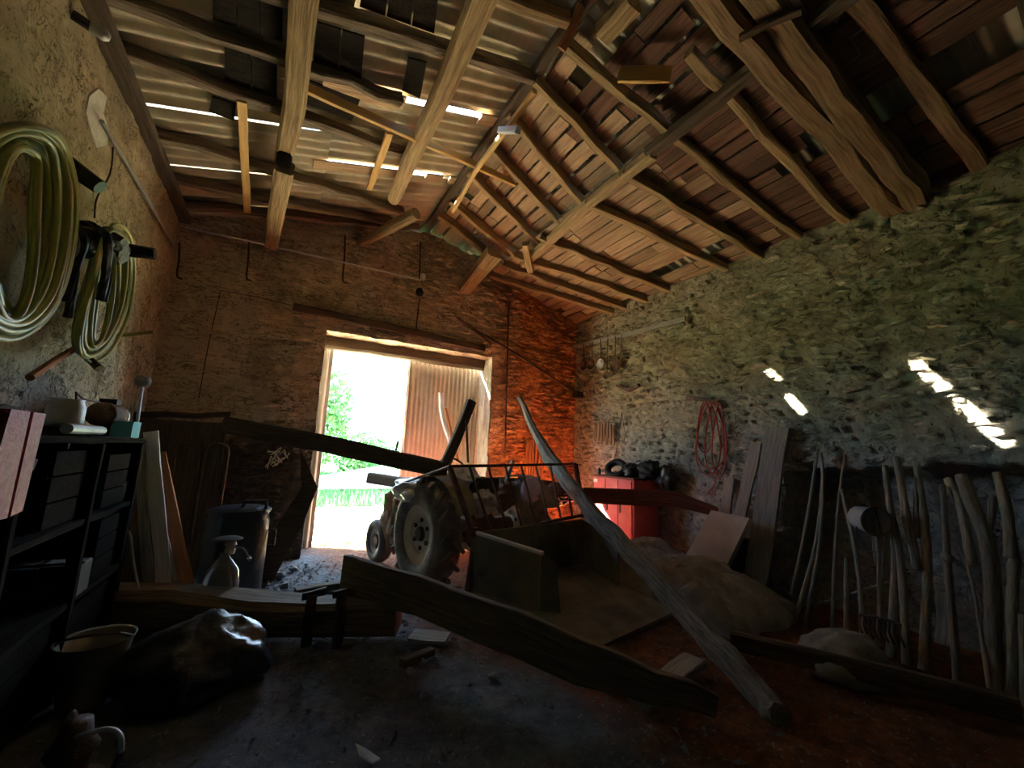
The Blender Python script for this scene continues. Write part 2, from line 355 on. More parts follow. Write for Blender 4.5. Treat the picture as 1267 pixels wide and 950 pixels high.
# right wall, eroded into a shallow recess behind the sticks
def sstep(a, b, t): t = max(0, min(1, (t-a)/(b-a))); return t*t*(3-2*t)
def niche(y, z):
    j = .06*noise.noise(V(3, y*3, z*3))+.03*noise.noise(V(5, y*9, z*9))
    return .42*sstep(2.56, 2.46, y+j)*sstep(1.58-.05*y, 1.48-.05*y, z+j)*sstep(-1.2, -1.0, y)
mb = MB()
mb.grid(lambda u, v: (lambda y, z: V(XR+.035*fb(0, y, z, 1.5)+.028*fb(5, y, z*1.5, 5)+.012*fb(8, y, z*1.4, 13)+niche(y, z), y, z))(YF+(u/.12*(.2-YF) if u < .12 else .2-YF+(u-.12)/.88*(YO-.2)), -.05+v*(4.12+.05*noise.noise(V(0, u*30, 0)))), 340, 200)
mb.box((XR+.72, (YF+YO)/2, 2.0), (.3, YO-YF+.4, 4.15))
wall_right = mb.build('wall_right', m_wr, kind='structure', label='rough rubble stone wall on the right', origin=(XR, 2, 0))
# unseen rear wall (behind the camera), set dark to absorb light
mb = MB(); mb.grid(lambda u, v: V(XL-.3+u*(XR-XL+.6), YF+.03*fb(u*6, 0, v*4, 1.5), v*5.2), 60, 50)
mb.box((1.75, YF-.3, 2.6), (XR-XL+.8, .4, 5.3))
mb.build('wall_rear', m_dark, kind='structure', label='unseen end wall behind the viewpoint, toned dark to absorb light', origin=(1.7, YF, 0))
# back wall with the door opening and gable
def gable(x):
    g = ZLs(x)+.02 if x < RX else ZR(x)+.28
    if 1.2 < x < 2.75: g -= .13*min(1, (x-1.2)/.2, (2.75-x)/.2)+.03*noise.noise(V(x*9, 0, 0))
    return g
xs = [XL-.3+i*.022 for i in range(400) if XL-.3+i*.022 < XR+.3]; xs = sorted([x for x in xs if abs(x-DX0) > .013 and abs(x-DX1) > .013]+[DX0, DX1])
nz0, nz1 = 130, 84
mb = MB(); vs_ = []; fs_ = []
for x in xs:
    for k in range(nz0+nz1+1):
        z = DZ*k/nz0-.03 if k < nz0 else (DZ-.03)+(gable(x)-DZ+.03)*(k-nz0)/nz1
        rough = .01+.018*max(0, min(1, (x+.6)/.9))
        d = rough*1.4*fb(x, 0, z, 1.4)+rough*.9*fb(x, 4, z*2.2, 5)+.008*fb(x, 9, z*1.8, 14)
        e = 0
        if k <= nz0 and (abs(x-DX0) < 1e-6): e = .02*noise.noise(V(0, 1, z*5))
        if k <= nz0 and (abs(x-DX1) < 1e-6): e = .03*noise.noise(V(4, 1, z*5))
        vs_.append(V(x+e, YB+d, z))
n_ = nz0+nz1+1
for i in range(len(xs)-1):
    for k in range(n_-1):
        if xs[i] >= DX0-1e-6 and xs[i+1] <= DX1+1e-6 and k < nz0: continue
        fs_.append((i*n_+k, (i+1)*n_+k, (i+1)*n_+k+1, i*n_+k+1))
mb.add(vs_, fs_)
# reveals
mb.grid(lambda u, v: V(DX0+.02*fb(u*2, 7, v*4, 2), YB+u*(YO-YB), v*DZ-.03), 12, 60)
mb.grid(lambda u, v: V(DX0+u*(DX1-DX0), YB+v*(YO-YB), DZ-.03+.015*fb(u*5, v, 1, 2)), 50, 10)
# outer skin
mb.add([V(-2, YO, -.1), V(DX0, YO, -.1), V(DX0, YO, 4.6), V(-2, YO, 4.2)], [(0, 1, 2, 3)])
mb.add([V(DX1, YO, -.1), V(5.6, YO, -.1), V(5.6, YO, 3.9), V(DX1, YO, 4.65)], [(0, 1, 2, 3)])
mb.add([V(DX0, YO, DZ), V(DX1, YO, DZ), V(DX1, YO, 4.65), V(1.75, YO, 4.95), V(DX0, YO, 4.6)], [(0, 1, 2, 3, 4)])
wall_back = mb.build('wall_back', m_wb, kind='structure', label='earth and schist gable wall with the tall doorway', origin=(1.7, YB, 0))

# ---- individual stones set in the walls
def stone_mesh(i):
    rs = random.Random(i); n = rs.choice([6, 7, 8]); base = []
    for k in range(n):
        a = 6.28319*(k+rs.uniform(-.25, .25))/n
        c, s = math.cos(a), math.sin(a); e = .55
        base.append((.5*math.copysign(abs(c)**e, c)*rs.uniform(.85, 1), .5*math.copysign(abs(s)**e, s)*rs.uniform(.8, 1)))
    vs = [V(x, .6, z) for x, z in base]+[V(x*.95, rs.uniform(-.3, .1), z*.93) for x, z in base]+[V(x*rs.uniform(.5, .72), rs.uniform(-1, -.6), z*rs.uniform(.5, .72)) for x, z in base]
    fs = [(i, (i+1) % n, (i+1) % n+n, i+n) for i in range(n)]+[(i+n, (i+1) % n+n, (i+1) % n+2*n, i+2*n) for i in range(n)]
    vs.append(V(rs.uniform(-.1, .1), -1.05, rs.uniform(-.1, .1))); fs += [(i+2*n, (i+1) % n+2*n, 3*n) for i in range(n)]
    return vs, fs
PROTO = [stone_mesh(i) for i in range(14)]
def lay_stones(wall, mtl, axis, u0, u1, z0, z1, hmin, hmax, lmin, lmax, proud, skip, seed, nmax, order):
    rs = random.Random(seed); st = []; z = z0
    while z < z1:
        h = rs.uniform(hmin, hmax); u = u0-rs.random()*.3
        while u < u1:
            l = rs.uniform(lmin, lmax)*rs.choice([.6, 1, 1, 1.3])
            c = (u+l/2, z+h/2+.03*math.sin(u*1.3+z))
            if not skip(c[0], c[1], l, h, rs): st.append((c[0], c[1], l*.97, h*rs.uniform(.75, .98), rs.uniform(*proud), rs.uniform(-13, 13)))
            u += l
        z += h
    st.sort(key=order)
    meshes = []
    for vs, fs in PROTO:
        me = bpy.data.meshes.new('stone'); me.from_pydata([tuple(q) for q in vs], [], fs); me.materials.append(mtl); meshes.append(me)
    o0 = ORIG[wall.as_pointer()]
    rot = 0 if axis == 'x' else R(-90)
    rest = MB()
    for i, (u, zc, l, h, p_, a) in enumerate(st):
        loc = V(u, YB+.035, zc) if axis == 'x' else V(XR+.045, u, zc)
        if i < nmax:
            o = bpy.data.objects.new('stone', rs.choice(meshes)); col.objects.link(o); o.parent = wall
            o.location = loc-o0; o.rotation_euler = (0, R(a), rot); o.scale = (l, p_+.03, h)
        else:
            vs, fs = rs.choice(PROTO); M_ = Matrix.Translation(loc) @ Matrix.Rotation(rot, 4, 'Z') @ Matrix.Rotation(R(a), 4, 'Y')
            rest.add([M_ @ V(q.x*l, q.y*(p_+.03), q.z*h) for q in vs], fs)
    if rest.v: rest.build('rubble_stones', mtl, wall, kind='stuff')
def skip_r(u, z, l, h, rs): return rs.random() < .14 or z > 4.0 or niche(u, z) > .02
lay_stones(wall_right, m_stone, 'y', -.6, 6.15, .5, 4.05, .05, .15, .08, .36, (.02, .07), skip_r, 11, 296, lambda s: ((s[0]-1.2)**2*.5-s[2]*s[3]*40))
def skip_b(u, z, l, h, rs):
    if DX0-.04 < u+l/2 and u-l/2 < DX1+.04 and z-h/2 < DZ+.12: return True
    if z+h > gable(u)-.05: return True
    dens = .85 if u < -.5 else (.5 if u < .5 else .16)
    if u < .3 and z < 2.6 and u > -.4: dens = .35
    return rs.random() < dens
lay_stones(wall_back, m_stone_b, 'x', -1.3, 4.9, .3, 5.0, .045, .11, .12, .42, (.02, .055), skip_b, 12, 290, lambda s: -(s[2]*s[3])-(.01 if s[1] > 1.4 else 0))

# ================================================================ ROOF
mb = MB()                                   # ridge capping carries the roof
mb.grid(lambda u, v: V(RX-.22+u*.44, YF-.3+v*(YO-YF+.6), 5.235-.06*abs(u-.5)*2), 4, 20)
mb.grid(lambda u, v: V(RX-.22+u*.44, YF-.3+v*(YO-YF+.6), 5.25-.06*abs(u-.5)*2), 4, 20)
ceiling = mb.build('ceiling', m_fibre, kind='structure', label='sagging barn roof of corrugated sheets, boards and rough timbers', origin=(RX, 2, 0))
def sheet(x0, x1, y0, y1, zf, lift=0., tilt=0., parent=ceiling, mt=m_fibre):
    n = max(8, int((y1-y0)/.15*8)); vs = []; fs = []; cols = 5
    for t in (0, .008):
        for i in range(n+1):
            y = y0+(y1-y0)*i/n; wv = .031*math.cos(y*6.28319/.15)
            for k in range(cols+1):
                x = x0+(x1-x0)*k/cols
                vs.append(V(x, y, zf(x)+.033+wv+t+lift+tilt*(y-y0)))
    c1 = cols+1; b2 = (n+1)*c1
    for i in range(n):
        for k in range(cols):
            q = (i*c1+k, i*c1+k+1, (i+1)*c1+k+1, (i+1)*c1+k); fs += [q, tuple(b2+j for j in reversed(q))]
    for i in range(n):
        for k in (0, cols): a = i*c1+k; b = (i+1)*c1+k; fs.append((a, b, b+b2, a+b2))
    for k in range(cols):
        for i in (0, n): a = i*c1+k; b = a+1; fs.append((a, b, b+b2, a+b2))
    me = MB(); me.add(vs, fs); return me.build('corrugated_sheet', mt, parent, smooth=True)
OV = .045
def row(bounds, gaps, lifted, x0, x1, zf):
    for a, b in zip(bounds[1:], bounds[:-1]):
        y0 = a+gaps[a]*.5 if a in gaps else (a-.0 if a in lifted else a-OV)
        y1 = b-gaps[b]*.5 if b in gaps else (b+.045 if b in lifted else b)
        sheet(x0, x1, y0, y1, zf, lift=.0 if b not in lifted else 0, tilt=.03/(y1-y0) if b in lifted else 0)
# left slope, upper row: two open joints let the sun in; lower row: lifted laps show slits of sky
row([6.95, 6.0, 4.85, 3.66, 2.9, 2.0, 1.1, .2, -.7, -1.6, -2.5, -4.2, -6.3], {4.85: .042, 3.66: .05}, (2.9,), .0, RX+.06, ZLs)
row([6.95, 6.02, 5.2, 4.28, 3.3, 2.4, 1.5, .6, -.3, -1.2, -2.1, -4.1, -6.3], {}, (5.2, 4.28, 6.02), XL-.5, .12, lambda x: ZLs(x)-.03)
for y, spans in ((3.66, ((-.02, .7), (1.5, 1.8))), (4.85, ((-.02, 1.03), (1.28, 1.5), (1.6, 1.8)))):
    for x0, x1 in spans:
        q = MB(); q.timber([V(x0, y, ZLs(x0)-.02), V(x1, y, ZLs(x1)-.02)], .16, .02, (-.27, 0, 1), .002, cham=.05); q.build('patch_board', m_board, ceiling)
# right slope sheets above the boards
rb_ = [6.95, 6.0, 5.1, 4.2, 3.3, 2.4, 1.5, .6, -.3, -1.2, -2.1, -4.1, -6.3]
for a, b in zip(rb_[1:], rb_[:-1]):
    sheet(RX-.06, 3.4, a-OV, b, lambda x: ZR(x)+.27); sheet(3.3, XR+1.0, a-OV, b, lambda x: ZR(x)+.2)

def PLl(px, py, c): return PN(px, py, (XL, 0, c), (-.27, 0, 1))
def PLr(px, py, off): return PN(px, py, (XR, 0, 4.02+off), (.29, 0, 1))
def ext(a, b, xa, xb):
    d = b-a; return a+d*((xa-a.x)/d.x), a+d*((xb-a.x)/d.x)
def roofpart(name, pts, w_, h_, mt=m_old, up=(0,0,1), jit=.006, label=None, **k):
    q = MB(); q.timber(pts, w_, h_, up, jit, **k); return q.build(name, mt, ceiling, label)
# rafters, left slope
for a, b, xa, xb in [((400,10),(695,109),XL-.1,RX), ((149,0),(516,132),XL-.1,.66), ((116,50),(500,189),XL-.1,1.0), ((156,152),(490,258),XL-.1,1.2), ((192,215),(470,272),XL-.1,1.2), ((206,250),(520,283),XL-.1,1.6)]:
    p0, p1 = ext(PLl(*a, 4.235), PLl(*b, 4.235), xa, xb)
    roofpart('rafter', [p0, p1], .085, .11, m_log, (-.27, 0, 1), .008)
for y in (2.3, 1.5, .6, -.5, -1.6, -2.6, -3.7, -4.8): roofpart('rafter', [V(XL-.1, y, ZLs(XL-.1)-.06), V(RX, y+.05, ZLs(RX)-.06)], .085, .11, m_old, (-.27, 0, 1), .008)
# fresh battens on the left slope
for a, b in [((299,125),(306,262)), ((482,165),(457,234))]:
    roofpart('batten', [PLl(*a, 4.17), PLl(*b, 4.17)], .075, .03, m_new, (-.27, 0, 1), .002)
roofpart('brace', [PLl(378,108,4.02), PLl(640,228,3.99)], .04, .09, m_new, (-.27, 0, 1), .002, label='fresh sawn brace under the corrugated sheets')
# old dark boards still closing some bays of the left slope (two or three planks each)
for qd, n in (([(277,54),(343,76),(343,122),(277,100)], 2), ([(262,-40),(350,-30),(350,52),(262,24)], 3), ([(392,28),(452,46),(446,112),(386,88)], 2), ([(382,100),(446,124),(436,150),(376,128)], 1), ([(452,-40),(545,-20),(538,42),(444,8)], 3), ([(505,72),(528,78),(520,122),(497,112)], 1), ([(262,120),(292,130),(290,150),(258,138)], 1)):
    c4 = [PLl(a, b, 4.265) for a, b in qd]
    for k in range(n):
        e = lambda t: (c4[0].lerp(c4[1], t), c4[3].lerp(c4[2], t))
        p_, q_ = e(k/n+.01), e((k+1)/n-.01); q = MB(); q.prism([p_[0], q_[0], q_[1], p_[1]], (0,0,.016)); q.build('roof_board', m_blackwood, ceiling)
# purlin poles
def polepart(name, pts, r, mt=m_old, label=None):
    q = MB(); n = len(pts); q.tube(pts, r, 10, True, .05); return q.build(name, mt, ceiling, label)
a, b = PLl(376, 0, 4.04), PLl(350, 196, 4.04); d = (a-b).normalized()
roofpart('purlin', [a+d*3.2, a+d*1.6, a, a.lerp(b, .5)+V(.03, 0, 0), b], [.17, .17, .165, .165, .15], [.17, .17, .16, .15, .14], m_old, jit=.008, label='thick square purlin over the left side')
a, b = PLl(352, 205, 3.9), PLl(337, 296, 3.9); d = (a-b).normalized()
roofpart('purlin', [a, a.lerp(b, .5), b-d*.2], .17, .15, m_old, jit=.006, label='square purlin end reaching the back wall')
q = MB(); q.timber([a-d*.02+V(0,-.03,.06), a+d*.0+V(0,-.09,.0)], .12, .14, jit=.004); q.build('iron_strap', m_peg, ceiling)
a, b = PLl(596, 0, 4.02), PLl(487, 247, 4.02); d = (a-b).normalized()
pp = [a+d*3.5, a+d*2, a, a.lerp(b, .33)+V(.02, 0, .01), a.lerp(b, .66)-V(.015, 0, 0), b]
polepart('purlin_pole', pp, [.1, .1, .095, .095, .09, .075], m_old, 'bark-stripped purlin pole below the ridge')
a, b = PLl(515, 264, 3.95), PLl(452, 298, 3.95); d = (b-a)
q = MB(); q.tube([a, a.lerp(b, .5), b+d*.15], [.085, .08, .06], 12, True, .02); q.build('log_end', m_old, ceiling, 'sawn log end sticking out from the back wall')
# ridge timbers
a, b = PX(662, 112, 1.72), PX(560, 262, 1.72)
ra, rb2 = V(1.72, 2.55, 4.93), V(1.72, 5.9, 4.9)
roofpart('ridge_beam', [V(RX, YF, 5.11), V(RX+.01, 0, 5.1), V(RX, 2.6, 5.1), V(RX, 5, 5.11), V(RX, YO-.1, 5.11)], .11, .09, m_dark, jit=.003, label='dark ridge beam')
roofpart('ridge_batten', [PN(662,112,(1.6,0,0),(1,0,0)), PN(588,212,(1.6,0,0),(1,0,0)), PN(560,262,(1.6,0,0),(1,0,0))], .045, .05, m_new, jit=.003)
q = MB(); q.timber([PN(618,163,(1.58,0,0),(1,0,0)), PN(641,162,(1.6,0,0),(1,0,0))], .05, .06); q.build('nailed_block', m_white, ceiling)
roofpart('strut', [PN(720,8,(1.72,0,0),(1,0,0)), PN(695,60,(1.68,0,0),(1,0,0))], .06, .06, m_brownpl)
roofpart('king_block', [PLr(785,0,.02), PLr(745,42,.02)], .16, .14, m_old)
roofpart('bracket_board', [PLr(765,92,-.02), PLr(830,92,-.02)], .03, .13, m_new, (0,-.3,1))
# rafters, right slope: upper halves
for a, b in [((693,130),(770,212)), ((642,155),(722,252)), ((617,192),(696,278)), ((603,235),(671,303)), ((580,266),(654,329)), ((568,283),(625,329))]:
    p0, p1 = ext(PLr(*a, .11), PLr(*b, .11), RX, 3.12)
    roofpart('rafter', [p0, p1], .075, .12, m_old, (.29, 0, 1), .008)
# lower halves, resting lower on the purlin
for a, b in [((776,215),(940,315)), ((730,252),(895,330)), ((688,300),(824,357)), ((668,326),(801,371)), ((631,329),(776,380)), ((608,340),(759,386))]:
    p0, p1 = ext(PLr(*a, .0), PLr(*b, .0), 2.95, XR+.05)
    roofpart('rafter', [p0, p1], .08, .11, m_old, (.29, 0, 1), .008)
# full-length rafters nearer the viewer
for a, b, s in [((705,60),(990,295),.085), ((865,80),(1050,275),.085)]:
    p0, p1 = ext(PLr(*a, .05), PLr(*b, .05), RX if s == .085 and a[0] == 705 else 2.55, XR+.05)
    roofpart('rafter', [p0, p1], s, .11, m_old, (.29, 0, 1), .008)
# double principal beam
for a, b, s in [((880,-8),(1092,238),.19), ((945,-5),(1128,238),.2)]:
    p0, p1 = ext(PLr(*a, -.04), PLr(*b, -.04), 1.8, XR+.05)
    roofpart('principal_beam', [p0, p1], s, .2, m_beam, (.29, 0, 1), .012, label='massive principal beam of the right slope' if s == .19 else 'second massive beam strapped beside the first')
roofpart('iron_strap', [PLr(915,45,-.16), PLr(992,12,-.16)], .05, .03, m_dark)
p0, p1 = ext(PLr(1062,0,.06), PLr(1133,95,.06), 2.4, XR+.05); roofpart('rafter', [p0, p1], .12, .11, m_beam, (.29, 0, 1), .008)
roofpart('cross_piece', [PLr(1035,28,.1), PLr(1062,8,.1)], .1, .05, m_old)
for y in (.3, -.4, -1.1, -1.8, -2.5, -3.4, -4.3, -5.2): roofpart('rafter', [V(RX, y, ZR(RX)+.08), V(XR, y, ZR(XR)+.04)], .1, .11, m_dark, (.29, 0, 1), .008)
# right purlin and the thick stub on the back wall
roofpart('purlin', [V(3.0, 2.6, ZR(3.0)-.0), V(3.02, 3.6, ZR(3.02)+.0), V(3.1, 4.6, ZR(3.1)-.01), V(3.15, 5.4, ZR(3.15)-.03)], .12, .12, m_old, jit=.008)
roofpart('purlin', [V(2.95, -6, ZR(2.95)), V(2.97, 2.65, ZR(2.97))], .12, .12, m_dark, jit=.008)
roofpart('beam_stub', [PY(612,312,5.45), PY(598,330,5.8), PY(572,362,6.3)], [.26, .25, .2], [.2, .19, .15], m_old, label='thick hewn beam end let into the gable wall')
roofpart('post_stub', [PLr(650,300,-.06), PLr(655,335,-.16)], .1, .09, m_old)
# wall plates under the eaves
roofpart('wall_plate', [V(XL+.05, -6, 4.2), V(XL+.05, 2, 4.21), V(XL+.06, 6.2, 4.2)], .12, .08, m_dark)
# roof boards of the right slope, laid along the building
rs = random.Random(5)
def board_row(x, wd, off, ysplit, y0, y1, holes):
    y = y0+rs.uniform(-.4, 0)
    while y < y1:
        L_ = rs.uniform(.9, 1.9)
        if rs.random() > holes:
            dz = rs.uniform(-.006, .006)
            q = MB(); z0 = ZR(x)+off+dz
            q.timber([V(x, max(y, YF), z0), V(x+rs.uniform(-.012, .012), min(y+L_, YO-.2), z0+rs.uniform(-.008, .008))], wd, .02, (.29, 0, 1), .002, seg=2, cham=.05)
            q.build('roof_board', m_board if y+L_*.5 > 2.75 else m_board_shaded, ceiling)  # nearer boards get the tone with shade painted in
        y += L_+rs.choice([.006, .01, .02, .1 if holes > .06 else .012])
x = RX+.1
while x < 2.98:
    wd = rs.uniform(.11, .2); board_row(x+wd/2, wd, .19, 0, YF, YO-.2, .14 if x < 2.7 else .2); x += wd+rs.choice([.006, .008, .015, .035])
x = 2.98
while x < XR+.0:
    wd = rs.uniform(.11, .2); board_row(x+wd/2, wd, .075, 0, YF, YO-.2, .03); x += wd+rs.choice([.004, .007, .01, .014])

# ================================================================ DOORWAY AND BACK WALL FITTINGS
def corr_leaf(name, x0, x1, y, z0, z1, label, per=.08, amp=.016):
    n = int((x1-x0)/per*6); vs = []; fs = []
    for t in (0, .004):
        for i in range(n+1):
            x = x0+(x1-x0)*i/n
            for k in range(9): vs.append(V(x, y+amp*math.cos(x*6.28319/per)+t, z0+(z1-z0)*k/8))
    b2 = (n+1)*9
    for i in range(n):
        for k in range(8):
            q = (i*9+k, i*9+9+k, i*9+10+k, i*9+k+1); fs += [q, tuple(j+b2 for j in reversed(q))]
    root = empty(name, ((x0+x1)/2, y, z0), label, None, None, 'structure')
    q = MB(); q.add(vs, fs); q.build('corrugated_panel', m_doorsteel, root, smooth=True)
    for x in (x0, x1): q = MB(); q.timber([V(x, y+.03, z0), V(x, y+.03, z1)], .06, .04, (0,1,0), .002); q.build('stile', m_grey, root)
    for z in (z0+.08, z1-.08): q = MB(); q.timber([V(x0, y+.03, z), V(x1, y+.03, z)], .06, .04, (0,1,0), .002); q.build('rail', m_grey, root)
    return root
corr_leaf('door_1', 1.81, 3.32, 6.84, -.02, 3.02, 'corrugated metal door leaf closing the right half of the doorway')
corr_leaf('door_2', -.9, .57, 6.84, -.02, 3.02, 'corrugated metal door leaf folded back at the left jamb')
mb = MB(); mb.timber([V(DX0-.15, 6.66, 3.03), V(DX1+.15, 6.66, 3.02)], .2, .2, jit=.006); mb.build('trim_1', m_dark, kind='structure', label='squared timber lintel over the doorway')
mb = MB(); mb.grid(lambda u, v: V(DX1+.03*fb(u*2, 3, v*4, 2)*(1 if 0 < u < 1 else .3), YB+.01+u*(YO-YB), v*DZ-.03), 16, 80); mb.grid(lambda u, v: V(DX1+.06, YB+.02+u*(YO-YB-.03), v*DZ-.03), 2, 4); mb.build('trim_2', m_plaster, kind='structure', label='pale lime washed right door reveal')
def wl(px, py, o=.04): return PY(px, py, YB-o)
mb = MB(); mb.timber([wl(363,379), wl(470,402), wl(600,432)], .05, .1, jit=.003); mb.build('door_track', m_dark, label='long brown sliding track board above the doorway', cat='rail')
mb = MB(); mb.timber([wl(578,401), wl(650,445), wl(716,489)], .03, .035, jit=.002); mb.build('iron_bar', m_iron, label='thin iron bar sloping down the back wall toward the corner', cat='bar')
mb = MB(); mb.tube(spline([wl(596,352,.05), wl(618,362,.05), wl(630,372,.05), wl(629,390,.05), wl(627,470,.05), wl(625,562,.05)], 5), .014, 8)
mb.build('conduit', m_iron, label='dark bent conduit running down the wall right of the doorway', cat='pipe')
mb = MB(); mb.tube(spline([wl(230,281,.09), wl(370,312,.09), wl(520,346,.09)], 6), .012, 6); mb.build('cable', m_white, label='pale cable stretched across the back wall to the black fitting', cat='cable')
rt = empty('light_fitting', wl(519,372,.05), 'black light fitting with white connector on the gable wall', 'light fitting')
mb = MB(); mb.lathe(wl(519,362,.06), [(.01,-.06),(.05,-.04),(.065,0),(.05,.05),(.02,.08)], 14); mb.build('housing', m_black, rt, smooth=True)
mb = MB(); mb.box(wl(523,342,.06), (.08,.05,.08)); mb.build('connector', m_white, rt)
mb = MB(); mb.tube([wl(520,300,.05), wl(519,345,.05)], .012, 6); mb.tube(spline([wl(519,370,.05), wl(516,395,.05), wl(514,420,.05)]), .01, 6); mb.build('wire', m_iron, rt)
for px, y0, y1, nm, lb in ((308,297,347,'iron_hook','thin iron hook bar hanging left on the back wall'), (427,292,350,'iron_hook','iron hook bar hanging on the back wall over the door track'), (222,300,345,'iron_hook','short iron hook in the left back corner')):
    mb = MB(); mb.tube(spline([wl(px,y0,.06), wl(px-1,(y0+y1)/2,.06), wl(px-3,y1-4,.06), wl(px+3,y1,.08)]), .012, 6); mb.build(nm, m_iron, label=lb, cat='hook', group='iron hooks on the back wall')
mb = MB(); mb.tube([wl(246,492,.03), wl(258,425,.03), wl(273,359,.03), wl(320,368,.03), wl(366,379,.03)], .006, 6); mb.build('wire', m_iron, label='thin wire bent at a right angle on the bare earth wall', cat='wire')
mb = MB(); mb.timber([wl(565,392,.03), wl(607,425,.03)], .02, .03); mb.build('iron_rod', m_iron, label='short iron rod slanting above the right door jamb', cat='bar')
mb = MB()
for k in range(6):
    a_ = wl(652+k*4, 538+4*abs(k-2.5), .05); mb.timber([a_, a_+V(0,0,-.3), a_+V(rnd(-.02,.02),0,-.62-rnd(0,.1))], .045, .02, (0,1,0), .004)
mb.build('hanging_sack_strips', m_brownpl, label='brown sacking hung on the orange wall behind the pole', cat='sacking')
# pale pole leaning on the door leaf
mb = MB(); mb.tube(spline([PY(546,486,6.62), PY(548,515,6.6), PY(558,548,6.55)]), [.05,.05,.05], 8); mb.build('leaning_pole', m_white, label='white peeled pole leaning against the corrugated door leaf', cat='pole')
mb = MB(); mb.tube([PY(551,505,6.56), PY(566,570,6.4)], .03, 8); mb.build('leaning_pole', m_brownpl, label='thin reddish pole behind the white pole at the door leaf', cat='pole')

# ================================================================ OUTSIDE
mb = MB(); mb.grid(lambda u, v: V(-60+u*120, 11.6+v*105+.25*math.sin(u*260), -.1), 200, 4); mb.build('meadow', m_grass, kind='structure', label='green meadow beyond the yard', origin=(0, 40, -.1))
mb = MB(); mb.grid(lambda u, v: V(-60+u*120, 6.6+v*110, -.12-.1*v*0), 10, 10); mb.build('ground', m_yard, kind='structure', label='pale sunlit yard in front of the barn', origin=(0, 30, -.12))
rs = random.Random(3); mb = MB()
for i in range(9000):
    y = 11.6+13*rs.random()**1.3; x = -3+rs.random()*(y*.42+5); h = rs.uniform(.12, .4); a = rs.uniform(0, 3.14); wdt = .02+.001*y
    p_ = V(x, y, -.13); d_ = V(math.cos(a), math.sin(a), 0)*wdt; t = V(rs.gauss(0, .08), rs.gauss(0, .08), h)
    mb.add([p_-d_, p_+d_, p_+t], [(0, 1, 2)])
mb.build('grass', m_grass, kind='stuff', label='green grass strip beyond the yard', cat='grass')
mb = MB()
for i in range(420):
    x = rs.uniform(.45, 2.2); y = 6.95+rs.random()*.35; h = rs.uniform(.04, .2); a = rs.uniform(0, 3.14); p_ = V(x, y, -.12); d_ = V(math.cos(a), math.sin(a), 0)*.012
    mb.add([p_-d_, p_+d_, p_+V(rs.gauss(0,.05), rs.gauss(0,.05), h)], [(0, 1, 2)])
mb.build('weeds', m_weed, kind='stuff', label='low weeds along the door threshold', cat='weeds')
def tree(name, x, y, h, cr, n, label, z0=.9, flat=1.):
    rt = empty(name, (x, y, -.12), label, 'tree', 'trees beyond the yard')
    q = MB(); q.tube([V(x, y, -.12), V(x+.05, y, h*.35), V(x-.05, y+.1, h*.7)], [.05*cr+.04, .03*cr+.03, .02], 8); q.build('trunk', m_old, rt)
    q = MB(); r_ = random.Random(int(x*10+y))
    for i in range(n):
        d = V(r_.gauss(0, 1), r_.gauss(0, 1), r_.gauss(0, 1)).normalized()*(r_.random()**.4)
        k = 1+.35*noise.noise(d*2+V(x, y, 0))
        c = V(x+d.x*cr*k, y+d.y*cr*k, z0+(h-z0)*.5+d.z*(h-z0)*.5*k); s_ = r_.uniform(.06, .14)*(1+h*.05)
        a = V(r_.gauss(0, 1), r_.gauss(0, 1), r_.gauss(0, 1)).normalized(); b = a.orthogonal().normalized()
        q.add([c-a*s_, c+b*s_*.5, c+a*s_, c-b*s_*.5], [(0, 1, 2, 3)])
    q.build('foliage', m_leaf, rt)
    return rt
tree('young_tree', 1.35, 16.5, 4.3, 1.0, 1500, 'slim young tree seen at the left door jamb', .8)
tree('shrub', 3.4, 20.2, 2.2, 1.3, 1300, 'rounded green shrub right of the young tree', .0)
tree('shrub', .9, 20.5, 2.0, 1.2, 1200, 'low shrub left behind the young tree trunk', .0)
tree('shrub', 5.4, 25, 1.9, 1.7, 1300, 'distant low shrub just over the long beam', .0)
tree('broad_tree', -3.2, 18.5, 8.0, 3.0, 1600, 'broad tree left of the doorway view', 1.2)
tree('broad_tree', -1.6, 25.0, 8.5, 3.0, 1600, 'broad tree farther out left of the doorway view', 1.2)
rt = empty('covered_stack', PZ(450,606,-.1), 'low white sheeted stack standing beyond the grass', 'covered stack')
c = Vector(PY(450, 594, 14.5)); c.z = 0
mb = MB(); mb.prism([c+V(-1.5,0,.05), c+V(1.4,0,.05), c+V(1.4,0,.45), c+V(.9,0,.75), c+V(-1.5,0,.3)], (0,1.6,0)); mb.build('white_sheet', m_plastic, rt)
mb = MB(); mb.box(c+V(0,.8,-.03), (2.7,1.4,.16)); mb.build('pallet', m_grey, rt)

